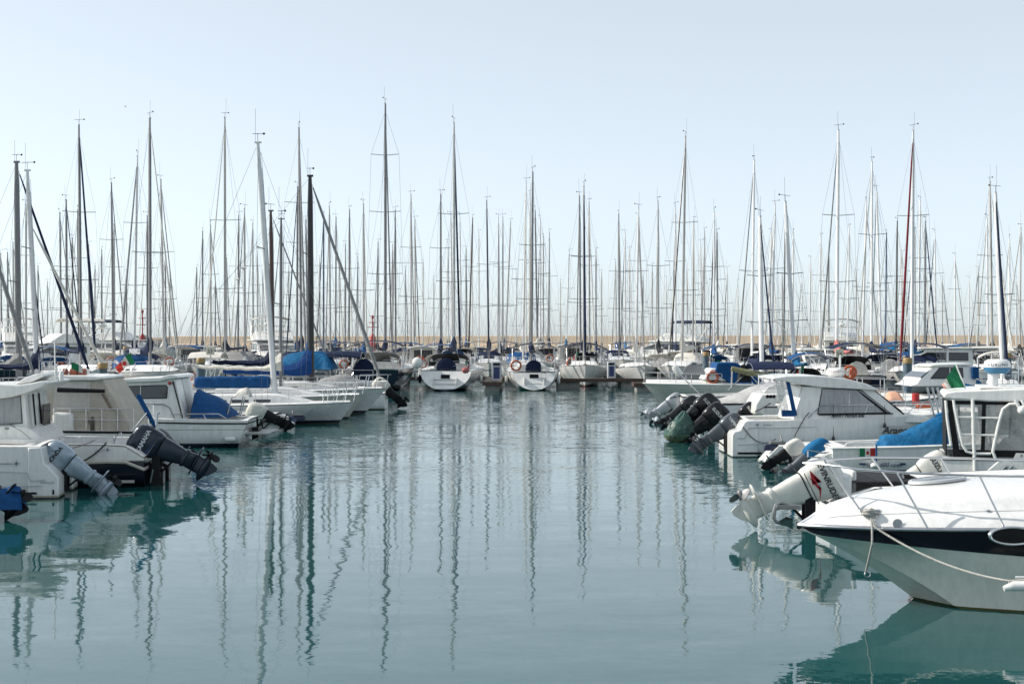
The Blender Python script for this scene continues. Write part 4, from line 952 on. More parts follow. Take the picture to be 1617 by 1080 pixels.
for a_, c_ in ((103, 110), (114, 126), (128, 139)): mb.tube([b.p(a_, 589, .3), b.p(c_, 589, .3)], .115, 12)
mb.build('roof_cushions', brown, b.t, bev=.02)
MB().box(b.q(113, 0)[0], b.q(110, 0)[0], -.45 + 0, -.15, b.q(0, 593)[1], b.q(0, 585)[1]).build('cushion_strap', white, b.t)
h.rail(b.t, steel, .0, .22, .55, .08, 6, .013, name='stern_rail'); h.rail(b.t, steel, .55, .99, .6, .08, 7, .013, name='bow_rail', close=True)
mb = MB(); mb.box(b.q(115, 0)[0], b.q(82, 0)[0], 1.0, 1.25, b.q(0, 688)[1], b.q(0, 651)[1]); mb.build('locker', white, b.t, bev=.08)
mb = MB()
for k in range(5): x, z = b.q(120 + 6 * k, 672); mb.lathe([(.01, -.2), (.06, -.16), (.05, .12), (.02, .22)], (x, .9 + .06 * k, z), n=7)
mb.build('hanging_bags', mat('bag_brown', (.12, .10, .08), .8, var=.5), b.t)

# ---- pilothouse boat
b = Boat('motorboat', 'white pilothouse motorboat with a long dark cabin window and a blue tarp over the cockpit', 'motorboat', 391, 43.3, -1, 1.25)
h = Hull(7.4, 2.6, .80, 1.1, rake=.9, srake=-.35, sw=.9, nm=4.5, nb=1.1, zs=-.1, zm=-.3)
HULL5 = mat('hull_white_black_line', (.78, .78, .76), .28, var=.1, scale=1.3, coat=.3, bands=[(-9, (.02, .03, .05)), (.12, (.77, .77, .74)), (.525, (.15, .15, .15)), (.54, (.77, .77, .74))])
h.shell(b.t, HULL5, n=20); h.deck(b.t, offw, .04, n=20, cockpit=(.02, .25, .2, .3), inset=.0); h.rub(b.t, rubber, .022, .90, out=.01)
Q = b.q; wf = lambda x, z: 1.05 - .10 * max(0, z - .8) / 1.3
shellx(b.t, 'pilothouse', white, [Q(290, 668), Q(274, 600), Q(268, 596), Q(192, 600), Q(185, 612), Q(205, 668)], wf, .03)
shellx(b.t, 'roof', white, [Q(280, 597), Q(277, 593), Q(270, 591.5), Q(262, 592.5), Q(252, 596), Q(192, 598), Q(186, 602), Q(192, 604), Q(252, 602.5), Q(262, 599)], lambda x, z: 1.12, .02)
pane(b.t, 'cabin_window', glass, [Q(260, 629), Q(261, 612), Q(258, 608.5), Q(180, 611), Q(180, 630)], wf)
line(b.t, [b.p(222, 609, .99), b.p(222, 629, 1.03)], .012, white, 'window_bar')
MB().prism([(Q(289, 663)[0] + dx_, y, z) for dx_, y, z in ((-.01, -.55, .85), (-.01, .25, .85), (.29, .25, 2.0), (.29, -.55, 2.0))], (-.02, 0, 0)).build('door_panel', mat('door_grey', (.62, .63, .62), .4), b.t)
line(b.t, [b.p(273, 602, 1.0), b.p(289, 663, 1.07)], .02, rubber, 'door_seal')
MB().ball(b.p(268, 605, 1.03), .05).build('side_light', redp, b.t)
mb = MB(); mb.tube([b.p(215, 638, 1.12), b.p(258, 638.5, 1.12), b.p(268, 644, 1.12), b.p(278, 666, 1.15)], .018, 6); mb.build('cabin_rail', alumd, b.t)
mb = MB(); mb.tube([b.p(270, 654, 1.15), b.p(345, 653.5, 1.15), b.p(350, 656, 1.1), b.p(370, 668, 1.1)], .016, 6); mb.tube([b.p(321, 654, 1.15), b.p(328, 667, 1.15)], .013, 5)
mb.tube([b.p(307, 649, .2), b.p(360, 651, .2)], .013, 5); mb.build('side_rail', steel, b.t)
st = [Q(356, 654), Q(345, 640), Q(325, 628), Q(308, 620), Q(300, 618), Q(296, 622)]
tarp(b.t, st, Q(0, 660)[1], .95, blue, 'cockpit_tarp', 7, .1)
mb = MB()
for d in (.75, .45): mb.tube([b.p(357, 662, d), b.p(366, 628, d), b.p(374, 622, d), b.p(384, 625, d)], .020, 6)
for k in range(5): mb.tube([b.p(358 + 2.3 * k, 657 - 7.5 * k, .75), b.p(358 + 2.3 * k, 657 - 7.5 * k, .45)], .02, 5)
mb.tube([b.p(384, 625, .6), b.p(378, 655, .6)], .018, 6); mb.tube([b.p(388, 622, .4), b.p(380, 658, .4)], .018, 6); mb.build('boarding_ladder', steel, b.t)
tarp(b.t, [Q(364, 626), Q(370, 617), Q(384, 615), Q(390, 622)], Q(0, 627)[1], .25, cwhite, 'folded_cover', 9, .2, yoff=.6)
MB().box(-.55, .12, -.9, .9, b.q(0, 688)[1], b.q(0, 684.5)[1]).build('swim_platform', greyd, b.t, bev=.02)
mb = MB()
for d in (.8, -.8): mb.tube([(-.5, d, b.q(0, 688)[1]), (.32, d, .05)], .025, 6)
mb.build('platform_strut', steel, b.t)
MB().box(b.q(372, 0)[0], b.q(356, 0)[0], 1.22, 1.36, b.q(0, 696)[1], b.q(0, 690)[1]).build('exhaust_outlet', white, b.t, bev=.03)
mb = MB(); mb.box(-.15, .05, -.3, .3, .15, .55); mb.tube([(-.3, -.15, .75), (-.05, -.1, .55), (-.1, .2, .8)], .04, 6); mb.build('stern_fittings', black, b.t, bev=.02)
b5 = b
# italian flag on the cabin roof in front
fl = MB(); fl.tube([b.p(206, 594, .2), b.p(204, 576, .2)], .014, 5); fo = fl.build('flagstaff', white, b.t)
mb = MB(); a0 = b.p(206.5, 557, .2); a1 = b.p(213, 573, .2); c0 = b.p(182, 578, .2); c1 = b.p(188, 588, .2); rows = []
for i in range(10):
    f = i / 9; rows.append([a0.lerp(c0, f).lerp(a1.lerp(c1, f), j / 4) + Vector((0, .05 * math.sin(f * 6 + j), .02 * math.sin(f * 5))) for j in range(5)])
mb.loft(rows, mfun=lambda i, j: 0 if i < 3 else (1 if i < 6 else 2)); mb.loft([[q_ + Vector((0, .004, 0)) for q_ in r_] for r_ in rows], mfun=lambda i, j: 0 if i < 3 else (1 if i < 6 else 2))
mb.build('flag', [gflag, wflag, rflag], b.t)
mb = MB(); m_ = a0.lerp(c0, .5).lerp(a1.lerp(c1, .5), .5); mb.box(m_.x - .05, m_.x + .05, m_.y + .03, m_.y + .09, m_.z - .06, m_.z + .06); mb.build('flag_crest', rflag, b.t)
line(b.t, [a1, b.p(214, 578, .2), b.p(206, 592, .2)], .012, steel, 'flag_stay')

# ---- small boat with the covered engine
b = Boat('motorboat', 'small low white motorboat with a grey hooded black outboard, beside the white sloop bow', 'motorboat', 454, 50.6, -1, .9)
h = Hull(5.2, 1.9, .55, .85, rake=.6, srake=0, sw=.9, nm=5, nb=1.1, zs=-.2, zm=-.2)
hh = h.shell(b.t, HULLW); shifted(hh, .5); shifted(h.deck(b.t, offw, .03, cockpit=(.04, .6, .2, .2)), .5); shifted(h.rub(b.t, rubber, .02), .5)
sponson(b.t, white, [(0, -.2), (0, .22), (.35, .50), (.9, .54), (.9, -.2)], .38, .85)
engine(b, 403, 649, 63, .98, d=.95, m=black, cover=cwhite, propm=mat('prop_navy', (.02, .04, .10), .4))
def finger(pa, pb, z, label, Y, tip=None):
    t = thing('mooring_boom', label, 'mooring boom', (PX(pa, Y), Y, z)); L_ = PX(pb, Y) - PX(pa, Y); s_ = 1 if L_ > 0 else -1
    MB().box(min(0, L_), max(0, L_), -.09, .09, -.09, .09).build('beam', wood, t, bev=.015)
    MB().box(min(0, -s_ * .55), max(0, -s_ * .55), -.085, .085, -.085, .085).build('end_cap', mat('boom_navy', (.02, .03, .07), .4), t, bev=.03)
    mb = MB(); mb.box(-.25 * s_ - .15, -.25 * s_ + .25, -.12, .12, .09, .15); mb.tube([(-.1 * s_, -.1, .15), (-.1 * s_, .1, .28)], .03, 6); mb.tube([(.1 * s_, 0, .1), (.5 * s_, .05, .2)], .02, 5); mb.build('fitting', alumd, t)
    return t
finger(458, 330, .34, 'dark wooden mooring boom in front of the white sloop bow on the left', 51.9)
finger(1240, 1620, .42, 'dark wooden mooring boom between the lettered white cabin boat and the small open boat', 36.7)

# ---- sloops with their bows to the channel
def sloop(label, bowpx, Yc, L, B, mastpx, toppx, toppy, fs, fb, **kw):
    S = FPX / Yc; mx_ = PX(mastpx, Yc); st_ = PX(bowpx, Yc) - L; fr_ = (mx_ - st_) / L; H = PZ(toppy, Yc)
    return sailboat(label, L, B, mx_, Yc, 0, H, mastx=fr_, topoff=(PX(toppx, Yc) - mx_, 0), fs=fs, fb=fb, near=True, **kw)
hpp = dict(rake=.62, srake=-.4, nm=2.8, nb=1.15, zm=-.35, zb=-.2)
t6, h6 = sloop('white sloop with the leaning white mast and flat blue boom cover, bow to the channel', 560, 54.2, 8.0, 2.7, 434, 407, 225, .72, .82, cover=None, furl=None, mastm=mwhite, mr=.080, hull=HULLN, hoodm=None, hullp=hpp, spr=(.58,), boomz=1.45)
bw = (PX(306, 54.2) - t6.location.x, PX(428, 54.2) - t6.location.x); z0, z1 = PZ(613.5, 54.2), PZ(594.5, 54.2)
secs = []
for i in range(15):
    f = i / 14; x = bw[0] + (bw[1] - bw[0]) * f; zt_ = z1 + .02 * math.sin(i * 1.7) + .04 * f; zb_ = z0 + .015 * math.sin(i * 2.9)
    secs.append([Vector((x + .02 * math.sin(j), (.13 + .015 * math.sin(i * 2 + j)) * math.cos(2 * math.pi * j / 10), (zt_ + zb_) / 2 + (zt_ - zb_) / 2 * math.copysign(abs(math.sin(2 * math.pi * j / 10)) ** .6, math.sin(2 * math.pi * j / 10)))) for j in range(10)])
mb = MB(); mb.loft(secs, close=True, caps=True); mb.build('sail_cover', blue, t6, sub=1)
e = h6.P(.80, .55, -1, .012); lettering('Scuola Vela Asco', .30, t6, wallM((6.25, -h6.P(.80, .6).y - .03, .50), -1) @ Matrix.Rotation(R(-11), 4, 'Y'), mat('letter_faded', (.30, .34, .38), .7), .002, shear=.4)
sloop('cream sloop bow between the leaning mast sloop and the black mast sloop', 574, 57.8, 8.4, 2.8, 443, 444, 346, .85, .96, cover=cwhite, furl=None, mastm=alumd, mr=.05, hull=HULLC, hoodm=None, hullp=hpp, spr=(.5,), cfull=.15)
t8, h8 = sloop('white sloop with a solid black mast, royal blue sail cover and pale slanting furled jib', 610.5, 61.4, 9.6, 3.0, 491.5, 489.5, 278, .95, 1.10, cover=mat('canvas_royal', (.008, .055, .21), .75, var=.3, scale=6, bump=.012, bscale=6), furl=cgrey, fr=.085, mastm=mblack, mr=.098, hull=HULLN, hoodm=None, hullp=dict(hpp, rake=.95), spr=(.62,), boomz=1.70, cfull=.48, fro=.985)
mb = MB(); mb.tube([(4.4, -1.2, 1.28), (8.7, -.35, 1.36)], .045, 8); mb.build('spinnaker_pole', white, t8)

b = Boat('motorboat', 'small white motorboat with a pale hooded dark outboard, in front of the navy hulled yacht', 'motorboat', 607, 65.6, -1, 1.0)
h = Hull(5.6, 2.0, .75, 1.0, rake=.6, srake=0, sw=.9, nm=5, nb=1.1, zs=-.2, zm=-.2); h.shell(b.t, HULLW); h.deck(b.t, offw, .03, cockpit=(.04, .6, .2, .3)); h.rub(b.t, rubber, .02)
engine(b, 600, 607, 46, 1.05, m=rubber, cover=cwhite)
tarp(b.t, [b.q(585, 640), b.q(575, 606), b.q(540, 590), b.q(500, 600), b.q(490, 625)], .8, .85, cgrey, 'cockpit_cover', 12, .2)
b = Boat('motorboat', 'white yacht stern with a navy wheel cover under the pale slanting furled jib', 'motorboat', 588, 70.5, -1, 1.3)
h = Hull(8, 2.6, 1.1, 1.2, rake=.9, sw=.85); h.shell(b.t, HULLW); h.deck(b.t, offw, .05, cockpit=(.03, .3, .3, .5)); coachroof(b.t, h, .3, .8, .56, .4, white)
MB().lathe([(.01, -.05), (.5, -.05), (.52, 0), (.5, .05), (.01, .05)], (b.q(574, 583, 0)[0], 0, b.q(574, 583, 0)[1]), 'y', 20).build('wheel_cover', navy, b.t)
h.rail(b.t, steel, .0, .9, .6, .06, 8, .013); bimini(b.t, .6, 2.4, 1.1, 2.6, 1.1, navy)
# bright blue tarpaulin tent behind the royal blue cover
S_ = TARPB; fx = lambda px_: PX(px_, 70) - S_.location.x
tarp(S_, [(fx(438), 1.95), (fx(452), 2.45), (fx(480), 2.65), (fx(505), 2.62), (fx(522), 2.45), (fx(529), 1.95)], 1.75, 1.2, azure, 'tarpaulin', 21, .25)
# mostly hidden yacht at the left edge whose grey furled jib crosses the frame edge
sailboat('white yacht at the left edge, its grey furled jib slanting down behind the pale hardtop', 9.6, 3.0, PX(63, 54) - 4.1, 54, 0, 16.6, alum, .10, HULLW, cgrey, cgrey, .085, navy, None, spr=(.4, .7), near=True, fro=.80)

# ================================================================ right bank
# ---- lettered cabin boat
b = Boat('motorboat', 'white cabin motorboat with Merry Fisher lettering, pale radome and orange ring on its roof', 'motorboat', 1156, 39.9, 1, 1.25)
h = Hull(6.3, 2.5, .98, 1.2, rake=.85, srake=0, sw=.93, tm=.45, nm=5, nb=1.1, zs=-.25, zm=-.25, zb=-.2)
HW3 = mat('hull_white_slot', (.80, .80, .78), .22, var=.06, scale=1.2, coat=.4, bands=[(-9, (.05, .06, .05)), (.03, (.80, .80, .78))])
X0 = .38
for o in (h.shell(b.t, HW3, n=20), h.deck(b.t, offw, .04, n=20, cockpit=(.02, .28, .22, .35), inset=.0)): shifted(o, X0)
sponson(b.t, HW3, [(0, -.25), (0, .60), (.06, .70), (.22, .74), (.34, .96), (.42, 1.0), (.7, 1.0), (.7, -.25)], .38, 1.235, .03)
Q = b.q; wf = lambda x, z: 1.12 - .14 * max(0, z - 1.0) / 1.2
shellx(b.t, 'cabin', white, [Q(1253, 666), Q(1256, 655), Q(1271, 611), Q(1376, 611), Q(1384, 617), Q(1427, 652), Q(1466, 659), Q(1480, 668)], wf, .02)
shellx(b.t, 'roof', white, [Q(1221, 599), Q(1223, 596.5), Q(1245, 593.6), Q(1290, 593.2), Q(1335, 597.5), Q(1370, 606), Q(1389, 615), Q(1386, 617), Q(1350, 614.5), Q(1300, 612), Q(1262, 607), Q(1240, 602)], lambda x, z: 1.16, .025)
pane(b.t, 'side_window', gcurt, [Q(1293, 654), Q(1301, 613.5), Q(1362, 616), Q(1408, 652)], wf)
line(b.t, [b.p(1293, 655, 1.14), b.p(1410, 653, 1.14)], .018, rubber, 'window_gasket')
line(b.t, [b.p(1352, 615, 1.01), b.p(1400, 652, 1.13)], .03, rubber, 'window_gasket')
line(b.t, [b.p(1341, 621, 1.04), b.p(1341, 642, 1.10)], .012, white, 'window_bar')
a = Q(1380, 616); c = Q(1426, 652); n_ = Vector((.05, 0, .06))
MB().prism([Vector((a[0], y * .95, a[1])) + n_ * .3 for y in (-1, 1)] + [Vector((c[0], y * 1.02, c[1])) + n_ * .3 for y in (1, -1)], n_ * .4).build('windscreen', glass, b.t)
line(b.t, [b.p(1381, 617, 1.0), b.p(1427, 654, 1.1)], .022, rubber, 'screen_pillar')
for k, (a_, c_) in enumerate([(1224, 1237), (1231, 1243), (1241, 1255)]):
    MB().prism([b.p(a_, 601, 1.08), b.p(a_ + 6, 602, 1.08), b.p(c_ + 4, 656, 1.14), b.p(c_ - 3, 656, 1.14)], (0, .03, 0)).build('side_curtain', [vinyl, vinyl, blue][k], b.t)
MB().box(b.q(1236, 0)[0], b.q(1256, 0)[0], -1.16, -1.12, b.q(0, 658)[1], b.q(0, 648)[1]).build('curtain_skirt', blue, b.t)
line(b.t, [b.p(1268, 610, .9), b.p(1254, 660, 1.0)], .035, cbeige, 'curtain_roll'); line(b.t, [b.p(1264, 606, .4), b.p(1256, 655, .4)], .03, white, 'door_frame')
line(b.t, [b.p(1181, 675.5, 1.255), b.p(1440, 673, 1.2), ], .010, greyt, 'moulding'); line(b.t, [b.p(1164, 692, 1.245), b.p(1176, 692, 1.245), b.p(1181, 675.5, 1.255)], .010, greyt, 'moulding')
line(b.t, [b.p(1165, 702, 1.245), b.p(1225, 701, 1.255)], .007, greyt, 'moulding')
MB().box(b.q(1165, 0)[0], b.q(1203, 0)[0], -1.252, -1.2, b.q(0, 717)[1], b.q(0, 714)[1]).build('vent_slot', black, b.t)
star(b.t, b.p(1196, 670.5, 1.262), .075, -1); x, z = b.q(1212, 671); lettering('JEANNEAU', .05, b.t, wallM((x, -1.262, z), -1), dkt, shear=.3)
x, z = b.q(1340, 657.3); lettering('MERRY FISHER 645', .11, b.t, wallM((x, -1.15, z + .01), -1), dkt, .002, .3, bold=.03).scale = (1, 1, 1)
x, z = b.q(1417, 680); lettering('Aragon', .27, b.t, wallM((x, -1.21, z), -1), dkt, .003, .35, bold=.02)
def radome(parent, p, r, h_, low, txt, tm, side, sz):
    mb = MB(); mb.lathe([(.001, 0), (r * .7, 0), (r * .93, h_ * .2), (r, h_ * .45), (r, h_ * .62), (r * .93, h_ * .85), (r * .7, h_), (.001, h_ * 1.02)], p, n=28); o_ = mb.build('radome', white, parent, ang=60)
    if low: MB().lathe([(.001, -.004), (r * .72, -.004), (r * .95, h_ * .19), (r * 1.006, h_ * .43)], p, n=28).build('radome_base', low, o_)
    # letters wrapped round the dome
    n = len(txt)
    for i, ch in enumerate(txt):
        q = (i - (n - 1) / 2) * sz * .85 / r * side * -1
        M = Matrix.Translation(Vector(p) + Vector((0, 0, h_ * .60))) @ Matrix.Rotation(q if side < 0 else q, 4, 'Z') @ wallM((0, side * (r + .003), 0), side)
        if i == 0: allm = []
        cu = bpy.data.curves.new('l', 'FONT'); cu.body = ch; cu.size = sz; cu.extrude = .001; cu.align_x = 'CENTER'; cu.align_y = 'CENTER'; t_ = bpy.data.objects.new('l', cu); me = bpy.data.meshes.new_from_object(t_); bpy.data.objects.remove(t_); me.transform(M)
        allm.append(me)
    mb = MB()
    for me in allm: mb.add([v.co for v in me.vertices], [tuple(p_.vertices) for p_ in me.polygons])
    mb.build('lettering', tm, o_)
    return o_
x, z = b.q(1320, 594, .1); radome(b.t, Vector((x, -.1, z)), .265, .23, None, 'Raymarine', redt, -1, .075)
mb = MB(); c0 = b.p(1342, 588, .0); ring(mb, c0, .17, .04, 'y'); ring(mb, c0 + Vector((.08, .12, -.05)), .15, .035, 'x'); mb.build('lifebuoy', orange, b.t)
mb = MB(); mb.tube([b.p(1327, 594, .3), b.p(1327, 560, .3)], .02, 6); mb.build('roof_mast', white, b.t)
flagpole = MB(); flagpole.tube([b.p(1303, 590, -.3), b.p(1224, 505, -.3)], .012, 5); flagpole.build('whip_aerial', white, b.t)
mb = MB()
pts = [b.p(1276, 660, 1.15), b.p(1296, 641, 1.15), b.p(1310, 639.5, 1.15), b.p(1400, 638.5, 1.05), b.p(1460, 638, .8), b.p(1500, 640, .3), b.p(1507, 641, 0)]
mb.tube(pts, .015, 6); mb.tube([Vector((p_.x, -p_.y, p_.z)) for p_ in pts], .015, 6)
for a_, c_, d in ((1371, 1361, 1.1), (1446, 1420, .95), (1477, 1459, .6)):
    for s_ in (1, -1): p0, p1 = b.p(a_, 640, d), b.p(c_, 666, d); p0.y *= s_; p1.y *= s_; mb.tube([p0, p1], .013, 5)
mb.build('bow_rail', steel, b.t)
for px_, yb in ((1316, 693), (1397, 672)):
    mb = MB(); mb.tube([b.p(px_, 640, 1.2), b.p(px_, yb, 1.27)], .006, 4); mb.lathe([(.005, .1), (.03, .04), (.05, 0), (.04, -.05), (.005, -.06)], b.p(px_, yb, 1.29), n=8); mb.build('fender_line', roped, b.t)
line(b.t, sag(b.p(1225, 693, 1.3), b.p(1173, 674, 1.25), .25), .012, roped, 'mooring_line'); line(b.t, [b.p(1254, 690, 1.4), b.p(1270, 660, 1.2), b.p(1278, 651, 1.2)], .014, roped, 'mooring_line')
line(b.t, [b.p(1182, 662, 1.1), b.p(1250, 661, 1.1)], .014, steel, 'grab_rail')
ygrey = mat('engine_slate', (.085, .095, .11), .3, metal=.35, var=.1, coat=.3)
engine(b, 1157, 669, 53, .95, m=ygrey, txt='YAMAHA', tm=mat('letter_silver', (.6, .6, .6)), tsz=.12)
MB().lathe([(.08, -.05), (.11, .1), (.11, .45), (.06, .5)], b.p(1150, 712, .2), n=10).build('drop_leg_cover', rubber, b.t)

# ---- cluster of boats behind it, engines over the water
def small(label, px, Yc, half, L_, fs, hull_=HULLW, ck=(.03, .45, .2, .3), **kw):
    b = Boat('motorboat', label, 'motorboat', px, Yc, 1, half); h = Hull(L_, half * 2, fs, fs + .28, rake=.8, srake=0, sw=.92, nm=5, nb=1.1, zs=-.2, zm=-.25, **kw)
    h.shell(b.t, hull_, n=14); h.deck(b.t, offw, .04, cockpit=ck); h.rub(b.t, rubber, .022); return b, h
blk = mat('engine_black', (.010, .010, .012), .22, var=.15, coat=.5)
b, h = small('white motorboat with twin big black outboards, one leg wrapped in a green bag', 1156, 44.9, 1.15, 6.6, .72)
engine(b, 1131, 653, 48, 1.12, d=.42, m=blk, txt='SUZUKI', tm=wflag, tsz=.12)
engine(b, 1117, 638, 48, 1.12, d=-.42, m=blk, txt='SUZUKI', tm=wflag, tsz=.12)
mb = MB(); rn = random.Random(8); secs = []
cb = b.p(1074, 690, .42)
for z_, r_ in ((-.22, .22), (-.15, .34), (-.02, .43), (.12, .44), (.25, .40), (.36, .36), (.46, .27), (.56, .21), (.66, .12), (.74, .04)):
    secs.append([cb + Vector((r_ * math.cos(2 * math.pi * j / 16) * (1 + .13 * rn.uniform(-1, 1)) + (z_ - .2) * .25, r_ * .8 * math.sin(2 * math.pi * j / 16) * (1 + .13 * rn.uniform(-1, 1)), z_ - cb.z + .22 + rn.uniform(-.03, .03))) for j in range(16)])
mb.loft(secs, close=True, caps=True)
gb = mat('plastic_bag_green', (.06, .20, .15), .4, var=.6, scale=5, bump=.06, bscale=6, bands=[(-9, (.22, .23, .13)), (.10, (.12, .18, .12)), (.24, (.035, .11, .09))])
mb.build('green_bag', gb, b.t, ang=25)
line(b.t, sag(b.p(1092, 674, .5), b.p(1113, 684, .5), .02), .014, rope, 'tie_rope')
b, h = small('white motorboat with one black outboard and an arched console screen behind the cabin boat', 1207, 48.6, 1.1, 6.2, .95)
engine(b, 1184, 649, 50, .98, m=blk, txt='SUZUKI', tm=wflag, tsz=.12)
shellx(b.t, 'console', white, [b.q(1192, 655), b.q(1194, 638), b.q(1204, 622), b.q(1260, 620), b.q(1275, 655)], lambda x, z: .95, .06)
MB().prism([b.p(1206, 621, .8), b.p(1214, 611, .8), b.p(1232, 607, .8), b.p(1240, 621, .8)], (0, 1.5, 0)).build('windscreen', vinyl, b.t)
mb = MB(); mb.tube([b.p(1206, 621, .82), b.p(1214, 611, .82), b.p(1232, 607, .82)], .02, 6); mb.build('screen_frame', white, b.t)
for k in range(3): MB().ball(b.p(1212 + 5 * k, 626, .96), .06, sc=(1, .3, 1)).build('gauge', black, b.t)
line(b.t, sag(b.p(1192, 650, 1.1), b.p(1217, 636, 1.0), .03), .016, roped, 'mooring_line')
b, h = small('white motorboat under a pale grey sloping cover with a black outboard marked seven', 1106, 53.6, 1.2, 7.2, .80)
engine(b, 1092, 640, 53, 1.16, m=blk, txt='7', tm=wflag, tsz=.26, stripe=[(greyt, [(-.03, .08), (.0, .08), (.04, .5), (.01, .5)])], propm=chrome)
tarp(b.t, [b.q(1112, 645), b.q(1125, 638), b.q(1150, 632), b.q(1175, 622), b.q(1200, 611), b.q(1240, 604), b.q(1300, 625)], .85, 1.15, mat('cover_pale', (.42, .42, .42), .75, var=.2, scale=4, bump=.02, bscale=5), 'boat_cover', 31, .1)
b, h = small('white motorboat with a silver grey outboard and tubular gangway beside the grey covered boat', 1078, 58.4, 1.2, 7.0, .9)
engine(b, 1067, 633, 54, 1.05, m=mat('engine_light', (.42, .44, .46), .3, metal=.4, coat=.4), propm=chrome, stripe=[(rubber, [(-.43, .18), (-.40, .18), (-.30, .42), (-.36, .42)])])
mb = MB()
for d in (.4, .2, 0): mb.tube([b.p(1070, 588, d), b.p(1116, 633, d)], .028, 6)
gw = mb.build('gangway', steel, b.t); mb = MB(); mb.tube([b.p(1064, 578, .2), b.p(1066, 581, .2), b.p(1075, 592, .2)], [.10, .15, .12], 10); mb.build('gangway_end', white, gw)
xx = b.q(1183, 0, 0)[0]; bimini(b.t, xx, xx + 1.7, 1.0, b.q(0, 572, 0)[1], 1.0, navy)
line(b.t, [b.p(1155, 582, .9), b.p(1180, 588, .9), b.p(1232, 596, .9)], [.10, .12, .10], colive, 'rolled_awning', 10)
mb = MB(); mb.tube([b.p(1156, 580, .9), b.p(1155, 612, .9)], .03, 6); mb.tube([b.p(1180, 588, .9), b.p(1150, 616, .9)], .018, 5); mb.tube([b.p(1175, 588, -.9), b.p(1200, 620, -.9)], .018, 5); mb.build('awning_frame', steel, b.t)
tarp(b.t, [b.q(1172, 600), b.q(1177, 578), b.q(1186, 578), b.q(1193, 598)], b.q(0, 604)[1], .2, cblack, 'coiled_gear', 3, .3)
# white boat, bow to the channel
b = Boat('motorboat', 'white motorboat pointing at the channel with royal blue canopy and orange lifebuoy', 'motorboat', 1262, 68.5, -1, 1.2)
h = Hull(7.3, 2.5, 1.05, 1.12, rake=1.0, sw=.9, nm=3.5, nb=1.0, zs=-.2, zm=-.3, zb=-.1); h.shell(b.t, HULLC); h.deck(b.t, white, .16, cockpit=(.03, .3, .3, .4)); h.rub(b.t, white, .03)
Q = b.q; shellx(b.t, 'cabin', white, [Q(1112, 600), Q(1124, 582), Q(1180, 580), Q(1185, 604)], lambda x, z: .95, .05)
shellx(b.t, 'canopy', blue, [Q(1133, 574), Q(1137, 572.5), Q(1165, 573), Q(1205, 600), Q(1200, 607), Q(1158, 609), Q(1140, 596), Q(1130, 588)], lambda x, z: 1.02, .05)
mb = MB(); ring(mb, b.p(1125.5, 596, 1.02), .25, .055, 'y'); mb.build('lifebuoy', orange, b.t)
mb = MB(); mb.lathe([(.001, -.03), (.54, -.03), (.55, 0), (.54, .03), (.001, .03)], b.p(1096, 592, .1), 'y', 24, a0=0, a1=180); mb.box(*(lambda p: (p.x - .12, p.x + .12, p.y - .03, p.y + .03, p.z + .5, p.z + .6))(b.p(1096, 592, .1))); mb.build('screen_cover', mat('cover_mid_grey', (.24, .25, .26), .6), b.t)
h.rail(b.t, steel, .5, .99, .5, .08, 6, .013, name='bow_rail', close=True)
flag(b.t, b.p(1132, 568, 0), .5, 10, .5, 170)
# cabin cruiser by the blue pile
b = Boat('cabin_cruiser', 'white cabin cruiser with slanted tinted windows and blue side cloths beside the pile', 'motorboat', 1575, 51, -1, 1.3)
h = Hull(8.2, 2.7, 1.15, 1.35, rake=1.0, sw=.9, nm=4, nb=1.1, zs=-.2, zm=-.3); h.shell(b.t, HULLW); h.deck(b.t, offw, .06, cockpit=(.03, .25, .25, .5)); h.rub(b.t, white, .04)
Q = b.q; wf = lambda x, z: 1.15 - .25 * max(0, z - 1.3) / 1.1
shellx(b.t, 'cabin', white, [Q(1450, 606), Q(1456, 598), Q(1478, 579), Q(1530, 578), Q(1548, 578), Q(1545, 610), Q(1440, 610)], wf, .04)
shellx(b.t, 'roof', white, [Q(1470, 579), Q(1480, 575.5), Q(1538, 574), Q(1540, 577), Q(1500, 579.5)], lambda x, z: 1.0, .02)
pane(b.t, 'window', glass, [Q(1473, 598), Q(1488, 581.5), Q(1503, 581), Q(1503, 598)], wf); pane(b.t, 'window', glass, [Q(1506, 597), Q(1506, 581.5), Q(1525, 581.5), Q(1525, 596)], wf)
a = Q(1480, 581); c = Q(1458, 597.5); MB().prism([Vector((a[0], y * .92, a[1])) for y in (-1, 1)] + [Vector((c[0], y * 1.05, c[1])) for y in (1, -1)], (.03, 0, .03)).build('windscreen', glass, b.t)
tarp(b.t, [Q(1508, 604), Q(1512, 595), Q(1535, 597), Q(1555, 599), Q(1558, 610)], Q(0, 612)[1], 1.25, azure, 'side_cloth', 5, .0)
MB().box(b.q(1548, 0)[0], b.q(1538, 0)[0], .9, 1.15, b.q(0, 598)[1], b.q(0, 580)[1]).build('door_curtain', blue, b.t)
h.rail(b.t, steel, .4, .99, .6, .08, 7, .014, name='bow_rail', close=True)
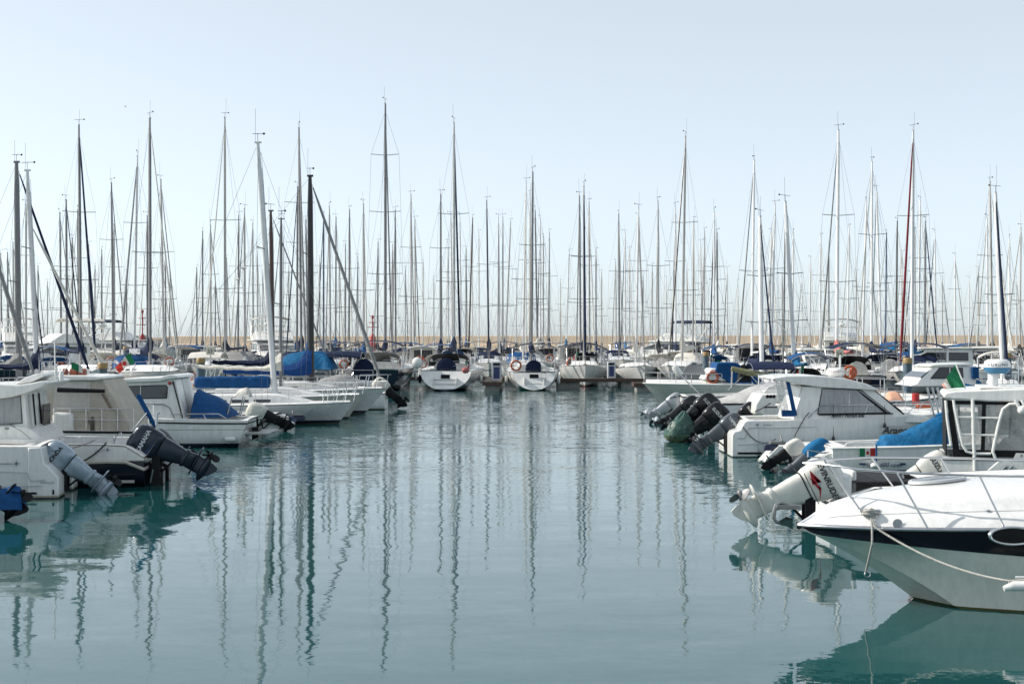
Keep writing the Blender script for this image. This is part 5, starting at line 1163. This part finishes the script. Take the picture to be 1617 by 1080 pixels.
# low white boat with red bags behind the cabin boat
b = Boat('motorboat', 'white motorboat with red and orange bags on deck, seen over the cabin boat bow', 'motorboat', 1560, 45.3, -1, 1.1)
h = Hull(6.4, 2.3, .95, 1.15, rake=.8, sw=.9, nm=4, nb=1.1); h.shell(b.t, HULLN); h.deck(b.t, offw, .08, cockpit=(.05, .35, .25, .4)); h.rub(b.t, white, .03)
mb = MB(); mb.tube([b.p(1447, 642, .3), b.p(1469, 640, .3)], [.12, .13], 10); mb.build('orange_bag', orange, b.t, bev=.02); mb = MB(); mb.tube([b.p(1446, 640, .2), b.p(1446, 621, .2)], .12, 10); mb.build('red_bag', redp, b.t, bev=.02)
tarp(b.t, [b.q(1413, 632), b.q(1418, 622), b.q(1432, 622), b.q(1438, 632)], b.q(0, 634)[1], .4, mat('cloth_peach', (.6, .34, .24), .8), 'peach_cover', 4, .3)
h.rail(b.t, steel, .4, .99, .6, .08, 7, .014, name='bow_rail', close=True)

# ---- small open boat with blue tarpaulin
b = Boat('motorboat', 'small open white boat with italian flag decal, bright blue tarpaulin and blue covered outboard', 'motorboat', 1316, 34.1, 1, 1.1)
h = Hull(5.9, 2.2, .68, .92, rake=.8, srake=-.02, sw=.93, nm=5, nb=1.1, zs=-.15, zm=-.2)
h.shell(b.t, mat('hull_open_boat', (.8, .8, .78), .25, var=.07, scale=1.3, coat=.3, bands=[(-9, (.78, .78, .76)), (.04, (.02, .04, .12)), (.09, (.78, .78, .76)), (.15, (.02, .04, .12)), (.17, (.78, .78, .76)), (.42, (.35, .35, .35)), (.435, (.78, .78, .76))]), n=18); h.deck(b.t, offw, .03, n=18, cockpit=(.06, .7, .15, .25), inset=0); h.rub(b.t, white, .03, out=.005)
x0, z0 = b.q(1357.5, 721.5); x1, z1 = b.q(1382, 708)
for k, m_ in enumerate((gflag, wflag, rflag)): MB().box(x0 + (x1 - x0) * k / 3, x0 + (x1 - x0) * (k + 1) / 3, -1.118, -1.10, z0, z1).build('flag_decal', m_, b.t)
MB().box(x0 + (x1 - x0) * .42, x0 + (x1 - x0) * .58, -1.122, -1.11, z0 + .06, z1 - .06).build('flag_crest', rflag, b.t)
x, z = b.q(1393, 734); lettering('Ma      600 open', .135, b.t, wallM((x, -1.118, z), -1), navyt, .002, .35)
for a_, c_ in ((1357, 1366), (1421, 1430)): x0, z0 = b.q(a_, 734); x1, z1 = b.q(c_, 731); MB().box(x0, x1, -1.118, -1.10, z0, z1).build('swoosh_decal', navyt, b.t)
mb = MB(); mb.tube([b.p(1384, 703, 1.15), b.p(1384, 728, 1.2)], .02, 6); mb.build('fender_rope', blue, b.t); mb = MB(); mb.ball(b.p(1381, 735, 1.25), .10, sc=(1, 1, .7)); mb.build('fender', white, b.t)
tarp(b.t, [b.q(1389, 702, .6), b.q(1394, 690, .6), b.q(1420, 685, .6), b.q(1445, 676, .6), b.q(1465, 665, .6), b.q(1480, 653, .6), b.q(1496, 650, .6), b.q(1510, 690, .6)], b.q(0, 713)[1], .5, azure, 'tarpaulin', 15, .25, yoff=-.55)
mb = MB(); mb.tube([b.p(1476, 660, .6), b.p(1464, 612, .6)], .025, 6); mb.tube([b.p(1484, 660, .3), b.p(1472, 612, .3)], .025, 6); mb.tube([b.p(1490, 660, 0), b.p(1480, 612, 0)], .025, 6); mb.tube([b.p(1470, 640, .6), b.p(1486, 640, .0)], .016, 5); mb.build('rod_rack', steel, b.t)
mb = MB(); mb.tube([b.p(1326, 712, 1.0), b.p(1338, 700, 1.0), b.p(1352, 698, 1.0), b.p(1380, 699, 1.0), b.p(1383, 707, 1.0)], .02, 6); mb.tube([b.p(1352, 698, 1.0), b.p(1352, 708, 1.0)], .018, 6); mb.build('grab_rail', white, b.t)
engine(b, 1296, 712, 51, .95, m=ygrey, cover=azure)
engine(b, 1257, 706, 53, .66, d=-.75, m=rubber, cover=cwhite, propm=white)
MB().box(-.62, .1, .62, .85, .25, .40).build('engine_bracket', alumd, b.t, bev=.02)
mb = MB(); mb.tube([b.p(1275, 712, .9), b.p(1275, 722, .9)], .02, 5); mb.tube([b.p(1274, 711, .9), b.p(1298, 715, .9), b.p(1314, 714, .9)], .018, 5); mb.tube([b.p(1278, 722, .9), b.p(1310, 722, .9)], .018, 5); mb.build('stern_ladder', steel, b.t)
sponson(b.t, white, [(-.5, -.1), (-.5, .3), (-.1, .55), (.1, .6), (.1, -.15)], .35, .95)
# white boat end lying behind the small open boat
b = Boat('motorboat', 'low white boat stern just behind the mooring boom, next to the lettered cabin boat', 'motorboat', 1203, 36.9, 1, .5)
h = Hull(4.2, 1.0, .46, .6, rake=.5, srake=.45, sw=.9, nm=3, nb=1.2, zs=-.1, zm=-.2); h.shell(b.t, HULLW); h.deck(b.t, offw, .05)

# ---- hardtop boat with clear curtains
b = Boat('motorboat', 'white boat with hardtop, black framed clear curtains, tubular ladder and white and blue radome', 'motorboat', 1488, 29.3, 1, 1.25); b.turn(-15)
h = Hull(7.2, 2.5, .86, 1.1, rake=.9, sw=.93, nm=5, nb=1.1, zs=-.2, zm=-.25); h.shell(b.t, HULLW, n=18); h.deck(b.t, offw, .04, n=18, cockpit=(.02, .3, .2, .3), inset=0); h.rub(b.t, rubber, .03)
Q = b.q
shellx(b.t, 'hardtop', white, [Q(1490, 624), Q(1493, 620), Q(1508, 617), Q(1620, 612), Q(1740, 618), Q(1740, 628), Q(1640, 632), Q(1560, 633.5), Q(1490, 629)], lambda x, z: 1.22, .03)
MB().box(b.q(1545, 0)[0], b.q(1617, 0)[0], -.8, .8, b.q(0, 614)[1], b.q(0, 611)[1]).build('roof_hatch', white, b.t, bev=.02)
yb = -1.12
def cur(pts, m_, nm, d=1.12): MB().prism([b.p(x, y, d) for x, y in pts], (0, .012, 0)).build(nm, m_, b.t)
for d in (1.12, -1.12):
    cur([(1503, 755), (1501, 709), (1617, 709), (1680, 709), (1680, 755)], cblack, 'curtain_skirt', d)
    cur([(1492, 631), (1499, 632), (1511, 709), (1501, 709)], cblack, 'curtain_frame', d)
    cur([(1499, 632), (1680, 632), (1680, 637), (1500, 639)], cblack, 'curtain_frame', d)
    cur([(1508, 637), (1511, 637), (1515, 709), (1512, 709)], cblack, 'curtain_frame', d - .003)
    cur([(1545, 637), (1551, 637), (1549, 709), (1543, 709)], cblack, 'curtain_frame', d - .003)
    cur([(1587, 637), (1590, 637), (1587, 690), (1584, 690)], rubber, 'curtain_seam', d - .003)
    cur([(1500, 638), (1545, 638), (1543, 709), (1511, 709)], vinyl, 'clear_curtain', d + .002)
    cur([(1551, 638), (1680, 638), (1680, 709), (1549, 709)], vinyl, 'clear_curtain', d + .002)
MB().prism([(b.q(1494, 0)[0], y, z) for y, z in ((-1.1, b.q(0, 632)[1]), (1.1, b.q(0, 632)[1]), (1.1, .9), (-1.1, .9))], (.02, 0, 0)).build('aft_curtain', cblack, b.t)
shellx(b.t, 'console', mat('console_grey', (.3, .3, .3), .5), [Q(1560, 750), Q(1590, 702), Q(1630, 688), Q(1680, 684), Q(1700, 750)], lambda x, z: .9, .03)
ld = MB(); T_ = lambda x, y: b.p(x, y, 1.22)
ld.tube([T_(1504, 631), T_(1507, 648), T_(1513, 680), T_(1518, 702), T_(1524, 712), T_(1534, 715), T_(1560, 715)], .028, 8)
ld.tube([T_(1533, 630), T_(1534, 680), T_(1537, 757)], .035, 8)
ld.tube([T_(1601, 636), T_(1588, 637), T_(1578, 645), T_(1573, 662), T_(1566, 695), T_(1563, 712), T_(1567, 722)], .032, 8)
for y, a_, c_ in ((658, 1510, 1571), (685, 1515, 1566)): ld.tube([T_(a_, y), T_(c_, y + 1)], .022, 6)
ld.build('tubular_ladder', white, b.t)
ld = MB(); ld.tube([b.p(1491, 632, 1.15), b.p(1493, 660, 1.15), b.p(1499, 703, 1.15)], .028, 8); ld.build('hardtop_post', white, b.t)
x, z = b.q(1548, 589, .2); radome(b.t, Vector((x, -.2, z)), .262, .285, mat('radome_blue', (.03, .16, .30), .4), 'FURUNO', navyt, -1, .085)
mb = MB(); mb.tube([(x - .08, -.2, z - .3), (x - .08, -.2, z)], .10, 14); mb.build('radome_post', mwhite, b.t)
st = MB(); st.tube([b.p(1503, 613, .3), b.p(1488, 574, .3)], .014, 6); fo = st.build('flagstaff', mwhite, b.t)
mb = MB(); rows = []
for i in range(10):
    f = i / 9; a0 = b.p(1488, 575, .3).lerp(b.p(1467, 608, .3), f); a1 = b.p(1502, 611, .3).lerp(b.p(1472, 614, .3), f); rows.append([a0.lerp(a1, j / 5) + Vector((0, .07 * math.sin(f * 9 + j * .7), 0)) for j in range(6)])
for o_ in (0, .005): mb.loft([[q_ + Vector((0, o_, 0)) for q_ in r_] for r_ in rows], mfun=lambda i, j: 0 if i < 6 else (1 if i < 8 else 2))
mb.build('flag', [gflag, wflag, mat('flag_pink', (.6, .32, .26), .8)], fo)
MB().prism([b.p(1594, 722, 1.24), b.p(1598, 713, 1.24), b.p(1700, 713, 1.24), b.p(1700, 722, 1.24)], (0, .02, 0)).build('name_board', white, b.t)
x, z = b.q(1612, 717.3, 1.25); lettering('R 24x', .085, b.t, wallM((x, -1.25, z), -1), black, .002, .2)
shellx(b.t, 'side_fairing', white, [Q(1548, 748), Q(1575, 723), Q(1700, 722), Q(1700, 757), Q(1548, 757)], lambda x, z: 1.235, .02)
for k in range(2): mb = MB(); mb.tube([b.p(1570 + 9 * k, 748, 1.26), b.p(1584 + 9 * k, 733, 1.26)], .028, 8); mb.build('rod_holder', steel, b.t)
for a_, y_ in ((1607, 648), (1617, 655)): mb = MB(); mb.tube([b.p(a_ - 9, 630, 1.3), b.p(a_, y_, 1.3)], .035, 8); mb.ball(b.p(a_ + 1, y_ - 2, 1.3), .09); mb.build('rod_holder', white, b.t)
wht = mat('engine_white', (.74, .72, .66), .28, var=.05, coat=.4)
engine(b, 1472, 737, 56, 1.0, d=.9, m=wht, txt='SUZUKI', tm=dkt, tsz=.13)

# ---- boat with the big white engine
b = Boat('motorboat', 'white boat with black folded hood and a big white outboard striped red and grey', 'motorboat', 1322, 24.7, 1, 1.15)
h = Hull(5.8, 2.3, .72, .95, rake=.8, sw=.93, nm=5, nb=1.1, zs=-.2, zm=-.25, drop=.30, dropt=.14); h.shell(b.t, HULLW, n=18); h.deck(b.t, offw, .04, n=18, cockpit=(.02, .25, .2, .3)); h.rub(b.t, rubber, .03)
sponson(b.t, HULLW, [(-.22, -.25), (-.22, .10), (-.1, .14), (.05, .16), (.05, -.25)], .35, 1.0)
hood(b.t, b.q(1430, 0)[0] + .3, b.q(1338, 0)[0], .80, b.q(0, 760)[1], .95, cblack, cblack, 'folded_hood')
MB().box(b.q(1322, 0)[0], b.q(1352, 0)[0], -.9, .9, .55, .95).build('rear_seat', white, b.t, bev=.06); MB().box(b.q(1356, 0)[0], b.q(1366, 0)[0], -.6, .6, .5, .98).build('seat_back', white, b.t, bev=.04)
mb = MB(); mb.tube([b.p(1424, 757, .5), b.p(1437, 757, .5)], .10, 10); mb.build('black_bag', black, b.t, bev=.02); lettering('6', .10, b.t, wallM((b.q(1440, 757)[0], -.62, b.q(1440, 757)[1]), -1), white)
engine(b, 1300, 757, 64, 1.08, d=.72, m=wht, propm=alumd, txt='EVINRUDE', tm=dkt, tsz=.125, tsh=.2,
       stripe=[(redt, [(-.36, .10), (-.10, .16), (.06, .10), (-.12, .205)]), (redt, [(-.44, .16), (-.22, .10), (-.20, .25), (-.36, .19)]), (greyt, [(-.36, .17), (-.18, .19), (-.05, .14), (-.2, .24)]), (dkt, [(-.45, .055), (.09, .055), (.09, .068), (-.45, .068)])])

# ---- the white cruiser bow in the right foreground
Yc = 17.6; tipx = PX(1258, Yc); L7 = 8.0; hw = 1.32
t = thing('motor_cruiser', 'large white cruiser bow with navy band, oval porthole, anchor and steel bow rail, nearest boat', 'motor cruiser', (tipx + L7, Yc, 0), PI)
def bp(d):                                             # half breadth at the rail d metres aft of the tip
    f = max(0, min(1, d / 4.2)); return hw * (1 - (1 - f) ** 2.25) ** .78
def zr(d): return .935 + .11 * min(1, d / 3.0) - .02 * max(0, d - 3)
def keel(d): return max(-.35, .88 - .42 * d - .13 * d * d) if d > 0 else .90
N7 = 44; secs = []
SEC = []
for i in range(N7 + 1):
    d = (i / N7) ** 1.6 * L7; y = max(.004, bp(d)); z = zr(d); k = keel(d); bz = z - .06 - (.05 + .26 * min(1, d / 2.8)) * (1 if d > .02 else 0)
    bz = max(bz, k + .02) if d > .05 else z - .08
    yc_ = y * min(.80, .25 + .62 * min(1, d / 3.2)); zc_ = k + (bz - k) * (.44 - .30 * min(1, d / 3.5))
    yb_ = y * .975; x = L7 - d
    pts = [(0, k), (yc_ * .55, k + (zc_ - k) * .50), (yc_ * .985, zc_ - .012), (yc_ + .035 * min(1, d), zc_ + .0), (yc_ + (yb_ - yc_) * .42, zc_ + (bz - zc_) * .50), (yb_ * .985, bz - .004), (yb_, bz), (y * .992, z - .035), (y, z - .03)]
    SEC.append([Vector((x, a_, c_)) for a_, c_ in pts])
mb = MB()
for s_ in (1, -1): mb.loft([[Vector((v.x, v.y * s_, v.z)) for v in q_] for q_ in SEC], mfun=lambda i, j: 1 if j == 6 else 0)
e0 = [v.copy() for v in SEC[-1]]; mb.loft([e0, [Vector((v.x, -v.y, v.z)) for v in e0]])
hl7 = mat('hull_cruiser', (.72, .73, .66), .12, var=.05, scale=1.0, coat=.6, bands=[(-9, (.10, .10, .03)), (.025, (.80, .79, .72))])
band = mat('canvas_band', (.004, .007, .012), .12, var=.1)
mb.build('hull', [hl7, band], t, ang=24)
mb = MB()
for s_ in (1, -1): mb.tube([Vector((q_[-1].x, (q_[-1].y + .012) * s_, q_[-1].z + .012)) for q_ in SEC[1:]], .026, 8)
mb.build('rub_rail', mat('rub_chrome', (.5, .5, .52), .2, metal=.9), t)
# deck: moulded, crowned, rising aft
secs = []
def zd(d, u):
    top = .04 + .44 * (1 - math.exp(-max(0, d) / .75)) + .004 * d; edge = .06 * min(1, d / .4)
    c_ = max(0, 1 - u ** 2.0); k_ = max(0, min(1, (.80 - u) / .14)); sh_ = .80 * c_ ** .9 + .20 * k_ * k_ * (3 - 2 * k_)
    return zr(d) + edge * (1 - u ** 12) + (top - edge) * sh_ * min(1, d / .35)
for i in range(N7 + 1):
    d = (i / N7) ** 1.6 * L7; y = max(.004, bp(d)); sec = []
    for j in range(29):
        u = j / 14 - 1; sec.append(Vector((L7 - d, y * math.copysign(min(1, abs(u)) ** .85, u), zd(d, abs(u)) - .012)))
    secs.append(sec)
mb = MB(); mb.loft(secs); mb.build('deck', mat('deck_gloss', (.78, .78, .77), .2, var=.05, scale=.8, coat=.5), t, ang=60)
def dp(px, d7, py=None):                               # deck point under photo column px at depth offset d7 towards the camera
    Y = Yc - d7; d = PX(px, Y) - tipx; u = min(1, abs(d7) / bp(d)); return Vector((L7 - d, d7, zd(d, u ** (1 / .85))))
def rp7(px, py, d7): Y = Yc - d7; return Vector((L7 - (PX(px, Y) - tipx), d7, PZ(py, Y)))
mb = MB()
near_ = [rp7(1269, 731, 0), rp7(1300, 733, .25), rp7(1352, 740.5, .55), rp7(1440, 747, .85), rp7(1540, 751, 1.05), rp7(1640, 753, 1.1), rp7(1800, 752, 1.15)]
far_ = [rp7(1269, 731, 0), rp7(1290, 726.5, -.2), rp7(1376, 722, -.55), rp7(1450, 722.5, -.8), rp7(1617, 726, -1.1), rp7(1760, 728, -1.15)]
mb.tube(near_, .014, 8); mb.tube(far_, .014, 8)
def post(top, pb, d): mb.tube([top, dp(pb, d)], .0125, 8)
post(rp7(1308, 734, .28), 1358, .42); post(rp7(1416, 746, .80), 1466, .95); post(rp7(1547, 751.5, 1.05), 1587, 1.15)
post(rp7(1302, 726, -.24), 1340, -.30); post(rp7(1376, 722, -.55), 1417, -.68); post(rp7(1485, 723, -.88), 1516, -.95)
mb.build('bow_rail', steel, t)
# hatch, cleat, emblem, porthole
hc = dp(1480, -.1); mb = MB(); n = 28
ov = lambda a_, c_, dz: [Vector((hc.x + a_ * math.cos(2 * math.pi * k / n), hc.y + c_ * math.sin(2 * math.pi * k / n), zd(L7 - (hc.x + a_ * math.cos(2 * math.pi * k / n)), 0) - .0 + dz)) for k in range(n)]
mb.loft([ov(.36, .27, .0), ov(.35, .26, .03), ov(.31, .22, .034)], close=True); mb.build('hatch_frame', greyt, t)
mb = MB(); mb.loft([ov(.31, .22, .03), ov(.15, .1, .036), ov(.01, .01, .038)], close=True, caps=True); mb.build('hatch_glass', glass, t)
def side7(px, py, off=.006):
    """point on the near hull side seen at a photo pixel"""
    best = None
    for i in range(3, N7):
        for a_, b_ in zip(SEC[i][:-1], SEC[i][1:]):
            for f in (0, .25, .5, .75):
                v = a_.lerp(b_, f); w_ = Vector((tipx + L7 - v.x, Yc - v.y, v.z)); qx = CX + FPX * w_.x / w_.y; qy = HY + FPX * (CH - w_.z) / w_.y; e_ = (qx - px) ** 2 + (qy - py) ** 2
                if best is None or e_ < best[0]: best = (e_, v)
    return best[1] + Vector((0, off, 0))
v = side7(1417, 826.5, .012); mb = MB(); mb.lathe([(.001, .0), (.055, .0), (.058, .008), (.001, .012)], (0, 0, 0), 'y', 20)
o_ = mb.build('round_emblem', greyt, t); o_.location = (PX(1417, 16.6), 0, 0); o_.location = (L7 - (PX(1417, Yc - v.y) - tipx), v.y + .005, PZ(826.5, Yc - v.y))
yp = bp(2.75) * .985; cxp = L7 - (PX(1600, Yc - yp) - tipx); czp = PZ(846, Yc - yp)
def el(a_, c_, off): return [Vector((cxp + a_ * math.cos(2 * math.pi * k / 32), yp + off - .05 * (a_ * math.cos(2 * math.pi * k / 32)), czp + c_ * math.sin(2 * math.pi * k / 32))) for k in range(32)]
mb = MB(); mb.loft([el(.285, .112, -.03), el(.285, .112, .012), el(.265, .10, .022), el(.245, .085, .012), el(.24, .08, -.0)], close=True); mb.build('porthole_rim', chrome, t, ang=60)
mb = MB(); mb.loft([el(.245, .085, .002), el(.12, .04, .004), el(.001, .001, .004)], close=True, caps=True); mb.build('porthole_glass', cblack, t)
cl = dp(1373, .52); mb = MB(); mb.box(cl.x - .03, cl.x + .03, cl.y - .02, cl.y + .02, cl.z - .01, cl.z + .05); mb.tube([cl + Vector((-.12, 0, .06)), cl + Vector((.12, 0, .06))], .016, 8); mb.build('cleat', steel, t)
mb = MB()
for k in range(5): ring(mb, cl + Vector((.02 * math.sin(k * 2.2), .01 * k, .015 + .014 * k)), .085 - .006 * k, .013, 'z', 18)
mb.tube([cl + Vector((.1, 0, .03)), cl + Vector((0, .06, .09)), cl + Vector((-.1, -.03, .05))], .014, 8); mb.build('rope_coil', rope, t)
a = cl + Vector((0, .05, .03)); e_ = Vector((a.x, bp(L7 - a.x) + .045, zr(L7 - a.x) + .0))
bowring = side7(1382, 912, .02); be = Vector((a.x - .01, max(bowring.y, .2) + .10, PZ(905, Yc - .4)))
mb = MB(); mb.tube([a, e_, Vector((e_.x, e_.y, e_.z - .2)), be], .014, 8); mb.build('bow_line', rope, t)
mb = MB(); ring(mb, be + Vector((-.02, 0, -.03)), .035, .008, 'y', 12); mb.build('shackle', steel, t)
far_end = rp7(1600, 918, 1.75); mb = MB(); mb.tube([a, e_ + Vector((-.03, .01, .01))] + sag(e_ + Vector((-.08, .03, -.03)), far_end, .10, 14) + [rp7(1760, 914, 1.9)], .013, 8); mb.build('mooring_line', rope, t)
mb = MB(); mb.tube([far_end + Vector((.05, 0, 0)), rp7(1760, 912, 1.9)], [.02, .045], 8); mb.build('rope_splice', rope, t)
mb = MB(); mb.tube([rp7(1585, 929, 1.95), rp7(1600, 925, 1.95), rp7(1760, 926, 1.95)], [.03, .055, .06], 12); mb.tube([rp7(1604, 911, 1.9), rp7(1760, 912, 1.9)], .012, 6); mb.build('fender_tube', white, t)
for s_ in (1, -1):
    pts = []
    for i in range(6, 40):
        d = (i / N7) ** 1.6 * L7; u = .80; y = bp(d) * u ** .85; pts.append(Vector((L7 - d, s_ * y, zd(d, u) - .010)))
    line(t, pts, .005, greyt, 'deck_groove')
for px_, d_ in ((1345, .1), (1390, -.2), (1395, .75), (1560, .9)):
    p_ = dp(px_, d_); mb = MB(); mb.lathe([(.001, .012), (.02, .01), (.03, -.004)], p_, n=10); mb.build('deck_fitting', steel, t)
gp = at(198, 169, 150); g = thing('seagull', 'tiny gull gliding in the open sky above the masts on the left', 'bird', gp, .4); g.scale = (.6, .6, .6)
mb = MB(); secs = [[Vector((x, r_ * math.cos(2 * math.pi * j / 8), z + r_ * math.sin(2 * math.pi * j / 8))) for j in range(8)] for x, r_, z in ((-.22, .01, .0), (-.12, .04, .0), (.0, .06, .0), (.1, .05, .01), (.16, .035, .02), (.22, .008, .01))]
mb.loft(secs, close=True, caps=True)
for s_ in (1, -1): mb.loft([[Vector((x0_, s_ * y, z)), Vector((x1_, s_ * y, z + .012)), Vector((x2_, s_ * y, z))] for y, z, x0_, x1_, x2_ in ((.03, .02, .08, 0, -.08), (.22, .12, .10, .03, -.06), (.42, .13, .05, -.01, -.06), (.6, .08, -.04, -.06, -.08))])
mb.build('body', mat('feathers', (.75, .75, .75), .8), g)
# anchor on the bow roller
an = MB(); T_ = lambda x, y, d=0: rp7(x, y, d)
an.box(T_(1262, 0).x - .02, T_(1225, 0).x, -.035, .035, T_(0, 804).z, T_(0, 797).z)
an.build('bow_roller', mat('galvanised_rough', (.30, .30, .29), .5, metal=.6, var=.3), t, bev=.008)
an = MB(); an.tube([T_(1262, 800), T_(1232, 794), T_(1226, 797), T_(1223, 806), T_(1222, 818), T_(1226, 824), T_(1240, 828)], [.022, .024, .026, .026, .024, .024, .02], 8)
fl = [(1226, 823, 0), (1243, 825, .03), (1252, 818, .11), (1240, 826, .14), (1250, 834, .0)]
tipf = T_(1252, 836); 
an.add([T_(1228, 824), T_(1242, 815, .16), T_(1252, 819, .13), tipf, T_(1240, 827, 0)], [(0, 1, 2, 4), (4, 2, 3)]); an.add([T_(1228, 824), T_(1242, 815, -.16), T_(1252, 819, -.13), tipf, T_(1240, 827, 0)], [(0, 1, 2, 4), (4, 2, 3)])
an.add([T_(1228, 827), T_(1243, 819, .15), T_(1252, 821, .13), tipf, T_(1240, 830, 0)], [(0, 1, 2, 4), (4, 2, 3)]); an.add([T_(1228, 827), T_(1243, 819, -.15), T_(1252, 821, -.13), tipf, T_(1240, 830, 0)], [(0, 1, 2, 4), (4, 2, 3)])
an.build('anchor', mat('galvanised', (.33, .34, .34), .4, metal=.7, var=.4, scale=9), t)
